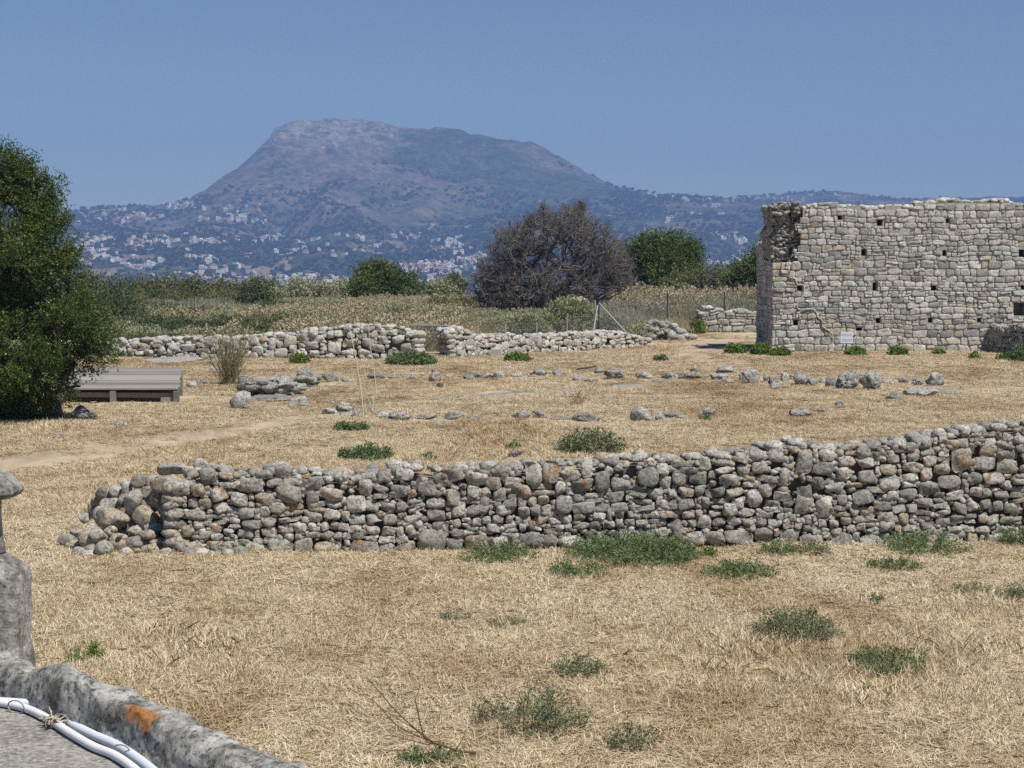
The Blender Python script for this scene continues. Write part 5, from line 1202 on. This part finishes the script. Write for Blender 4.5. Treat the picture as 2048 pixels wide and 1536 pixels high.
# --- broom clump, dried stalk plants, small dead shrubs
M_broom = foliage_mat('broom_stem', (.16, .15, .09), (.36, .30, .18), None, 2, .1, .8)
def stalks(name, label, cat, px, py, w, h, n, r, mat, lean=0.0, twig=2, ragged=.4):
    g = G(px, py); k = g.y / F; o = np.array([g.x, g.y, gz1(g.x, g.y)]); root = thing(name, tuple(o), label, cat)
    b = np.stack([rng.normal(size=n) * w * k * .10, rng.normal(size=n) * w * k * .08, np.zeros(n)], 1); L = h * k * rng.uniform(ragged, 1, n)
    d = np.stack([rng.normal(size=n) * .5 * w / h * .9 + lean, rng.normal(size=n) * .25, np.ones(n)], 1); t = b + d * L[:, None]; m = (b + t) / 2 + rng.normal(size=(n, 3)) * .02
    A_, B_ = [b, m], [m, t]
    for _ in range(twig): s = rng.uniform(.4, .95, (n, 1)); q = b + (t - b) * s; A_.append(q); B_.append(q + (d * .4 + unit(n) * .5) * L[:, None] * .22)
    A_ = np.concatenate(A_) + o; B_ = np.concatenate(B_) + o; v, f = tubes(A_, B_, np.full(len(A_), r), np.full(len(A_), r * .6), 3)
    part('stems', v, f, mat, root, False, np.repeat(rng.uniform(0, 1, len(A_)), 6)[:, None] * np.ones((1, 3))); return root
stalks('broom_clump', 'tall clump of thin dry grey-green stems beside the karst outcrop', 'shrub', 458, 772, 80, 115, 190, .006, M_broom)
g = G(458, 770); A_, B_ = [], []
stalks('dead_shrub', 'small reddish dry shrub on the mown grass in the middle', 'shrub', 1152, 812, 50, 34, 34, .006, M_dry)
stalks('dead_shrub', 'small tangle of dry brown twigs right of the karst outcrop', 'shrub', 645, 790, 50, 20, 30, .005, M_dry)
stalks('dry_weed', 'thin upright dry stems in the lower right foreground', 'weed', 1650, 1390, 70, 50, 16, .0022, M_dry, twig=1)
stalks('dry_weed', 'sparse reddish dry stems below the wall at left', 'weed', 230, 1170, 120, 40, 30, .0022, M_dry, twig=1)
stalks('dry_weed', 'tall sparse dry stems left of centre foreground', 'weed', 500, 1230, 160, 70, 22, .0022, M_dry, twig=1)
M_pale = simple('bleached_stalk', (.52, .47, .39), k=20, v=.2)
for pts, hd_, lb in (([(727, 832), (724, 800), (720, 770), (712, 720), (702, 670), (697, 648)], (697, 642), 'tall dried stalk with a round seed head, leaning left above the rocks'), ([(744, 832), (747, 800), (752, 785), (748, 740), (740, 690), (737, 648)], (737, 641), 'tall dried stalk with a round seed head, right of the leaning one')):
    y = 34.6; root = thing('dried_flower_stalk', tuple(P(pts[0][0], pts[0][1], y)), lb, 'dried plant')
    c = catmull([P(a, b, y) for a, b in pts], 5); v, f = polytube(c, np.linspace(.018, .006, len(c)), 6); part('stalk', v, f, M_pale if 1 else M_dry, root)
    V, f = ICO[3]; V = V * (1 + .12 * np.sin(np.arange(len(V)) * 7.0)[:, None]) * .042; part('seed_head', V + np.array(P(*hd_, y)), f, M_twig, root)
    stem = np.array(P(pts[0][0], pts[0][1], y)); n = 14; a_ = stem + np.stack([rng.normal(size=n) * .07, rng.normal(size=n) * .05, np.zeros(n)], 1); b_ = a_ + np.stack([rng.normal(size=n) * .10, rng.normal(size=n) * .05, rng.uniform(.1, .4, n)], 1)
    v, f = tubes(a_, b_, np.full(n, .010), np.full(n, .004), 4); part('broken_leaves', v, f, M_pale, root)
# stump, wood piece
g = G(879, 778); V, f = rock_vf(.075, .07, .09, 777, sub=3, facets=6, rough=.3, flat=.1); solo('tree_stump', V + np.array([g.x, g.y, .07]), f, M_bark, 'small dark brown stump beside the pale cream block', 'stump')
g = G(1175, 742); v, f = beam((g.x - .3, g.y, .05), (g.x + .25, g.y + .1, .12), .16, .03); v += rng.normal(size=v.shape) * .01; solo('wood_fragment', v, f, M_bark, 'dark weathered piece of wood lying near the far line of rocks', 'wood', smooth=False)
# dead branch in the foreground
M_dead = simple('dead_wood', (.13, .085, .05), k=20, v=.3)
yB = G(880, 1512).y
def gp(px, py, up=0.0): 
    a, b = ray(px, py); y = yB + up; return np.array([a * y, y, EYE + b * y])
dead = thing('dead_branch', tuple(G(900, 1512)), 'fallen dead branch with thin dark twigs in the bottom foreground', 'branch')
for pts, r in (([(955, 1505), (920, 1502), (890, 1492), (860, 1480), (800, 1430), (760, 1385), (733, 1355)], .009), ([(875, 1488), (850, 1478), (833, 1410), (830, 1400), (838, 1378), (842, 1350)], .006), ([(868, 1484), (800, 1455), (750, 1405), (700, 1378)], .005),
              ([(912, 1498), (925, 1478), (934, 1456)], .004), ([(860, 1490), (820, 1480), (785, 1470), (770, 1455)], .004), ([(870, 1490), (835, 1462), (800, 1440), (735, 1400)], .005), ([(820, 1500), (770, 1500), (730, 1480)], .004), ([(905, 1500), (890, 1520), (900, 1535)], .012), ([(955, 1506), (915, 1515), (880, 1520)], .010)):
    P3 = [gp(a, b) for a, b in pts]
    for i, q in enumerate(P3): q[2] = max(q[2], gz1(q[0], q[1]) + .015)
    c = catmull(P3, 5); v, f = polytube(c, np.linspace(r, r * .3, len(c)), 6); part('twig' if r < .009 else 'limb', v, f, M_dead, dead)

# ------------------------------------------------------------------ straw (stuff): blades lying and standing over the whole field
def straw_patch(n, size, lie=.75, l=(.06, .17), w=(.0022, .0042), hump=.03):
    b = np.stack([rng.uniform(-size, size, n), rng.uniform(-size, size, n), rng.uniform(0, hump, n)], 1)
    up = rng.random(n) > lie; a = rng.uniform(0, 6.283, n); el = np.where(up, rng.uniform(.6, 1.45, n), rng.normal(size=n) * .13 + .08)
    L = rng.uniform(*l, n) * np.where(up, .75, 1.2) * np.where(~up & (rng.random(n) < .05), 1.7, 1); D = np.stack([np.cos(a) * np.cos(el), np.sin(a) * np.cos(el), np.sin(el)], 1)
    s = np.cross(D, np.array([0, 0, 1.])[None] + unit(n) * .5); s /= np.linalg.norm(s, axis=1, keepdims=True); wd = rng.uniform(*w, n)[:, None]
    m = b + D * L[:, None] * .55 + np.array([0, 0, 1]) * (L * .06)[:, None]; t = b + D * L[:, None] + unit(n) * (L * .08)[:, None]
    v = np.stack([b - s * wd / 2, b + s * wd / 2, m + s * wd / 2, t, m - s * wd / 2], 1).reshape(-1, 3); v[:, 2] = np.maximum(v[:, 2], .001)
    f = (np.arange(n)[:, None] * 5 + np.arange(5)[None])
    return mesh_from('straw', v, f, M_straw, False, tri_tint(n, 5))
lying = [straw_patch(330, .28, .86) for _ in range(5)]; stub_ = [straw_patch(260, .24, .30, (.05, .15)) for _ in range(4)]; tall = [straw_patch(130, .16, .12, (.12, .30), (.0025, .005)) for _ in range(3)]
def field(y0, y1, dens, margin=.40):
    A_ = (.6 + margin) * (y1 ** 2 - y0 ** 2) / 2; n = int(A_ * dens); y = np.sqrt(rng.uniform(y0 ** 2, y1 ** 2, n)); x = rng.uniform(-.5, .5, n) * (.6 + margin) * y + .0; return x, y
X, Y = [], []
for (a_, b_, d_) in ((9.8, 16, 29), (16, 24, 24), (24, 38, 14), (38, 62, 6.5), (62, 74, 1.5)):
    x, y = field(a_, b_, d_); X.append(x); Y.append(y)
X = np.concatenate(X); Y = np.concatenate(Y)
pd = near_path(X, Y); keep = (pd > 1.0) | (rng.random(len(X)) < np.where((Y > 34) & (Y < 46) & (X > -4), .02, .12))
d_wall = Y - (A.y + (X - A.x) * U_.y / U_.x); keep &= ~((d_wall > -.02) & (d_wall < .62) & (X > A.x - .7))      # under the front wall
px_ = CX + X / Y * F
keep &= ~((Y > 53.2) & (px_ < 850)) & ~((Y > np.interp(px_, [850, 905, 1290, 1300], [54, 53.7, 61.6, 80])) & (px_ > 850) & (px_ < 1300)) & ~((Y > 57) & (px_ > 1520)) & ~((Y > 70))
for fx, fy, fr in footing: keep &= ~(np.hypot(X - fx, (Y - fy) * .6) < fr * .95 + .06)
keep &= ~((X > xl - .1) & (X < xr + .1) & (Y > yf - .35) & (Y < yk))
X, Y, = X[keep], Y[keep]; Z = gz(X, Y); nn = len(X)
kindf = fbm(X * .35, Y * .22, 55, 3) + (rng.random(nn) - .5) * .22 + .12 * sstep(21, 24, Y) * (1 - sstep(28, 33, Y)) - .05
scl = np.interp(Y, [10, 18, 35, 60], [.92, 1.0, 1.25, 1.7]) * rng.uniform(.8, 1.2, nn)
for m_, pr_, lb, nm in ((kindf < .62, lying, 'flattened pale straw lying over the mown field', 'straw'), ((kindf >= .62) & (kindf < .77), stub_, 'short standing stubble of dry grass over the field', 'dry_grass'), (kindf >= .77, tall, 'taller dry grass tufts in the field', 'dry_grass')):
    n = int(m_.sum()); s3 = np.stack([scl[m_], scl[m_], scl[m_] * np.interp(Y[m_], [10, 40], [.75, .42])], 1)
    scatter(nm, np.stack([X[m_], Y[m_], Z[m_]], 1), rng.uniform(0, 6.283, n), s3, rng.integers(0, len(pr_), n), pr_, lb, 'dry grass')

# ------------------------------------------------------------------ foreground terrace, parapet, pillar, conduits
TZ = 2.10
def lichen_mat(name, base=(.27, .262, .245), light=(.50, .49, .46), orange=.56, k=1.0, dk=.6, spots=()):
    m = N(name); n1 = m.noise(9 * k, 8, .7); n2 = m.noise(38 * k, 7, .75); n3 = m.noise(4 * k, 4, .6)
    c = m.ramp(n1, [(.36, (.12, .115, .10)), (.46, base), (.60, light)])
    c = m.mix(m.math('MULTIPLY', m.maprange(n2, .50, .40), dk), c, (.05, .048, .042))
    c = m.mix(m.math('MULTIPLY', m.maprange(n2, .56, .64), .6), c, (.56, .55, .50))
    pt = m.vor(42 * k); c = m.mix(m.math('MULTIPLY', m.maprange(pt, .22, .12), .7), c, (.04, .038, .034))
    if orange: c = m.mix(m.math('MULTIPLY', m.maprange(n3, orange, orange + .04), m.maprange(m.noise(60, 4, .7), .38, .5)), c, (.44, .155, .03))
    for (q, r_) in spots:
        d = m.t.nodes.new('ShaderNodeVectorMath'); d.operation = 'DISTANCE'; m.link(m.pos, d.inputs[0]); d.inputs[1].default_value = q
        e = m.math('ADD', d.outputs['Value'], m.math('MULTIPLY', m.math('SUBTRACT', n1, .5), r_ * 7))
        c = m.mix(m.math('MULTIPLY', m.math('MULTIPLY', m.maprange(e, r_ * 1.2, r_ * .6), m.maprange(n2, .38, .5)), .8), c, m.mix(n2, (.30, .10, .02), (.62, .25, .06)))
    m.color(c); m.bump(m.math('ADD', m.math('ADD', m.math('MULTIPLY', n1, .7), m.math('MULTIPLY', n2, .5)), m.math('MULTIPLY', pt, .2)), 1.0, .02); return m.m
M_par = lichen_mat('lichened_stone', orange=.68, dk=.8, spots=[(G(238, 1425, TZ + .10), .034), (G(290, 1415, TZ + .11), .040), (G(262, 1412, TZ + .11), .03), (G(150, 1352, TZ + .08), .035), (G(185, 1358, TZ + .09), .03)]); M_pil = lichen_mat('weathered_limestone', orange=.70, base=(.22, .213, .195), light=(.40, .395, .37))
def terr_mat():
    m = N('worn_screed'); n = m.noise(14, 6, .7); s = m.vor(38); n2 = m.noise(70, 5, .7)
    c = m.ramp(n, [(.38, (.20, .19, .175)), (.6, (.33, .315, .29))]); c = m.mix(m.math('MULTIPLY', m.maprange(n2, .52, .62), .8), c, (.47, .46, .43)); c = m.mix(m.math('MULTIPLY', m.maprange(n2, .47, .38), .7), c, (.10, .095, .085))
    m.color(c); m.bump(n2, .8, .012); return m.m
ic = G(0, 1393, TZ); idd = G(300, 1530, TZ)      # inner foot of the parapet
dv = (idd - ic).normalized(); nv_ = Vector((-dv.y, dv.x, 0)); nv_ = nv_ if nv_.x > 0 else -nv_     # towards the field
def pt(s, t, z): p = ic + dv * s + nv_ * t; return np.array([p.x, p.y, z])
s_ = np.linspace(-1.6, 3.0, 420)
prof = [(-.02, TZ - .01), (.0, TZ + .005), (.006, TZ + .04), (.010, TZ + .075), (.018, TZ + .10), (.034, TZ + .112), (.06, TZ + .115), (.085, TZ + .112), (.105, TZ + .105), (.118, TZ + .09), (.126, TZ + .05), (.13, TZ), (.13, TZ - .3), (.13, TZ - 1.0), (.13, -.2)]
from itertools import product
PR = []
pf = []
for (a0, b0), (a1, b1) in zip(prof[:-1], prof[1:]):
    kk = 3 if max(b0, b1) <= TZ + .13 and min(b0, b1) >= TZ - .02 else 1
    for i in range(kk): pf.append((a0 + (a1 - a0) * i / kk, b0 + (b1 - b0) * i / kk))
pf.append(prof[-1]); pf = np.array(pf)
V = np.zeros((len(s_), len(pf), 3))
for i, s in enumerate(s_):
    wob = (float(vn(s * 5, 0, 3)) - .5) * .035
    for j, (t, z) in enumerate(pf):
        z = z - (z - TZ) * .28 * float(sstep(.35, 1.1, s)) * (z > TZ) - (z - TZ) * .42 * (1 - float(sstep(-.02, .28, s))) * (z > TZ)
        p = pt(s, t + wob * float(sstep(.0, .17, t)), z); q = Vector((s * 9, t * 9 + z * 9, z * 9)); d = mnoise.fractal(q, .9, 2.1, 5) * .014 + mnoise.noise(Vector((s * 3.1, t * 4, 1))) * .014
        if z > TZ - .02: p[2] += d * 1.1; p[:2] += np.array(nv_[:2]) * d * .9
        V[i, j] = p
r_, c_n = len(s_), len(pf); idx = np.arange(r_ * c_n).reshape(r_, c_n)
f = np.stack([idx[:-1, :-1], idx[:-1, 1:], idx[1:, 1:], idx[1:, :-1]], -1).reshape(-1, 4)
solo('stone_parapet', V.reshape(-1, 3), f, M_par, 'low rough stone parapet with orange lichen along the terrace edge', 'parapet')
tv = np.array([pt(-1.6, -.0, TZ), pt(3.0, -.0, TZ), pt(3.0, -3.2, TZ), pt(-1.6, -3.2, TZ)]); lo = tv.copy(); lo[:, 2] = -.3
o = put('terrace', mesh_from('terrace', np.concatenate([tv, lo]), [(3, 2, 1, 0), (4, 5, 6, 7), (0, 1, 5, 4), (1, 2, 6, 5), (2, 3, 7, 6), (3, 0, 4, 7)], terr_mat(), False)); tag(o, kind='structure')
# pillar with its base, neck and overhanging cap
YP = 4.35; kp = YP / F
pil = thing('stone_pillar', (P(0, 1400, YP).x - .1, YP + .12, TZ), 'weathered grey stone pillar stub with overhanging cap slab on the terrace', 'stone pillar')
def loft(name, rows, y0, y1, seed, amp=.006, nu=26):
    """rows: (z, x left, x right, y front, y back); rounded block skinned through them"""
    vv = []; zs = np.array([r[0] for r in rows]); 
    zz = np.linspace(zs[0], zs[-1], 60); th = np.arange(nu * 4) / (nu * 4) * 2 * math.pi
    ex = np.sign(np.cos(th)) * np.abs(np.cos(th)) ** .35; ey = np.sign(np.sin(th)) * np.abs(np.sin(th)) ** .35
    o_ = zs[0] < zs[-1]
    for z in zz:
        a = [np.interp(z, zs if o_ else zs[::-1], [r[k] for r in (rows if o_ else rows[::-1])]) for k in (1, 2, 3, 4)]
        cx, cy, rx, ry = (a[0] + a[1]) / 2, (a[2] + a[3]) / 2, (a[1] - a[0]) / 2, (a[3] - a[2]) / 2
        for i in range(len(th)): vv.append((cx + ex[i] * rx, cy + ey[i] * ry, z))
    vv = np.array(vv); n = len(th)
    for i in range(len(vv)): p = Vector(vv[i]); d = mnoise.fractal(p * 14, .9, 2.1, 5) * amp + mnoise.noise(p * 5) * amp; vv[i] += np.array(mnoise.noise_vector(p * 9)) * amp * 1.2; vv[i, 0] += d; 
    f = [(j * n + i, j * n + (i + 1) % n, (j + 1) * n + (i + 1) % n, (j + 1) * n + i) for j in range(59) for i in range(n)] + [tuple(range(n))[::-1], tuple(59 * n + i for i in range(n))]
    return part(name, vv, f, M_pil, pil)
zp = lambda py: EYE + ray(0, py)[1] * YP
xp = lambda px: (px - 14 - CX) * (YP + .16) / F
loft('base', [(TZ - .05, xp(-420), xp(100), YP - .06, YP + .20), (zp(1375), xp(-400), xp(78), YP - .03, YP + .19), (zp(1300), xp(-390), xp(70), YP, YP + .18), (zp(1162), xp(-380), xp(68), YP, YP + .18), (zp(1146), xp(-370), xp(62), YP + .01, YP + .17), (zp(1128), xp(-340), xp(36), YP + .02, YP + .165), (zp(1108), xp(-300), xp(6), YP + .05, YP + .15)], 0, 0, 1)
loft('neck', [(zp(1118), xp(-240), xp(24), YP + .08, YP + .14), (zp(1060), xp(-230), xp(20), YP + .08, YP + .14), (zp(1000), xp(-230), xp(20), YP + .08, YP + .14)], 0, 0, 2, .004)
loft('cap', [(zp(1003), xp(-290), xp(52), YP, YP + .19), (zp(992), xp(-295), xp(60), YP - .02, YP + .19), (zp(982), xp(-292), xp(57), YP - .02, YP + .19), (zp(960), xp(-280), xp(28), YP, YP + .19), (zp(945), xp(-260), xp(-5), YP + .03, YP + .17)], 0, 0, 3, .004)
# conduits
M_pvc = simple('white_conduit', (.68, .70, .73), .5, k=26, v=.16, spec=.35)
cond = [([(-60, 1392), (-10, 1398), (50, 1411), (95, 1432), (140, 1461), (185, 1487), (230, 1506), (275, 1538), (330, 1590)], .0098, 'front white conduit of the pair lying along the parapet foot'),
        ([(-60, 1390), (-10, 1397), (60, 1403), (110, 1418), (150, 1446), (190, 1466), (230, 1484), (275, 1512), (330, 1556)], .0108, 'rear pale grey conduit of the pair against the parapet foot')]
for pts, r, lb in cond:
    c = catmull([G(a, b + 6, TZ + r) for a, b in pts], 8); c[:, 2] = TZ + r + .001; v, f = polytube(c, r, 14); solo('conduit', v, f, M_pvc if r < .0102 else simple('grey_conduit', (.58, .63, .70), .5), lb, 'cable')
M_tie = simple('cable_tie', (.22, .23, .25))
for px, py, n in ((32, 1410, 0), (122, 1438, 1), (243, 1500, 2)):
    g = G(px, py + 6, TZ + .013); v, f = polytube([np.array(g) + np.array([math.cos(t) * .030 * -.75, math.cos(t) * .030 * .35, math.sin(t) * .0165]) + np.array([0, 0, .002]) for t in np.linspace(0, 6.283, 17)], .0018, 5)
    solo('cable_tie', v, f, M_tie, ('cable tie round the conduits nearest the pillar', 'cable tie round the conduits beside the string knot', 'cable tie round the conduits farthest along the parapet')[n], 'cable tie')
g = np.array(G(108, 1456, TZ)); M_str = simple('frayed_string', (.42, .38, .29), k=60, v=.3)
A_ = g + rng.normal(size=(60, 3)) * np.array([.012, .012, .005]) + np.array([0, 0, .02]); B_ = A_ + rng.normal(size=(60, 3)) * np.array([.014, .012, .008]); v, f = tubes(A_, B_, np.full(60, .002), np.full(60, .0015), 4); v[:, 2] = np.maximum(v[:, 2], TZ + .002)
solo('string_knot', v, f, M_str, 'frayed string knot tied round the white conduits', 'string')

# ------------------------------------------------------------------ haze: real air round the whole scene
v, f = box_vf(-7200, 7200, -60, 5600, -95, 395)
hm = bpy.data.materials.new('haze'); hm.use_nodes = True; nt = hm.node_tree; nt.nodes.remove(nt.nodes['Principled BSDF'])
pv = nt.nodes.new('ShaderNodeVolumePrincipled'); pv.inputs['Color'].default_value = (*HAZE_COLOR, 1); pv.inputs['Density'].default_value = HAZE_DENSITY; pv.inputs['Anisotropy'].default_value = 0.0
nt.links.new(pv.outputs[0], nt.nodes['Material Output'].inputs['Volume'])
f = [tuple(q) for q in f]
o = put('haze', mesh_from('haze', v, f, hm, False)); tag(o, 'pale blue summer haze over the valley', 'haze', kind='stuff')
o.display_type = 'WIRE'
print('OBJECTS', len(bpy.data.objects), 'tris', sum(len(m.loops) - 2 * len(m.polygons) for m in bpy.data.meshes))
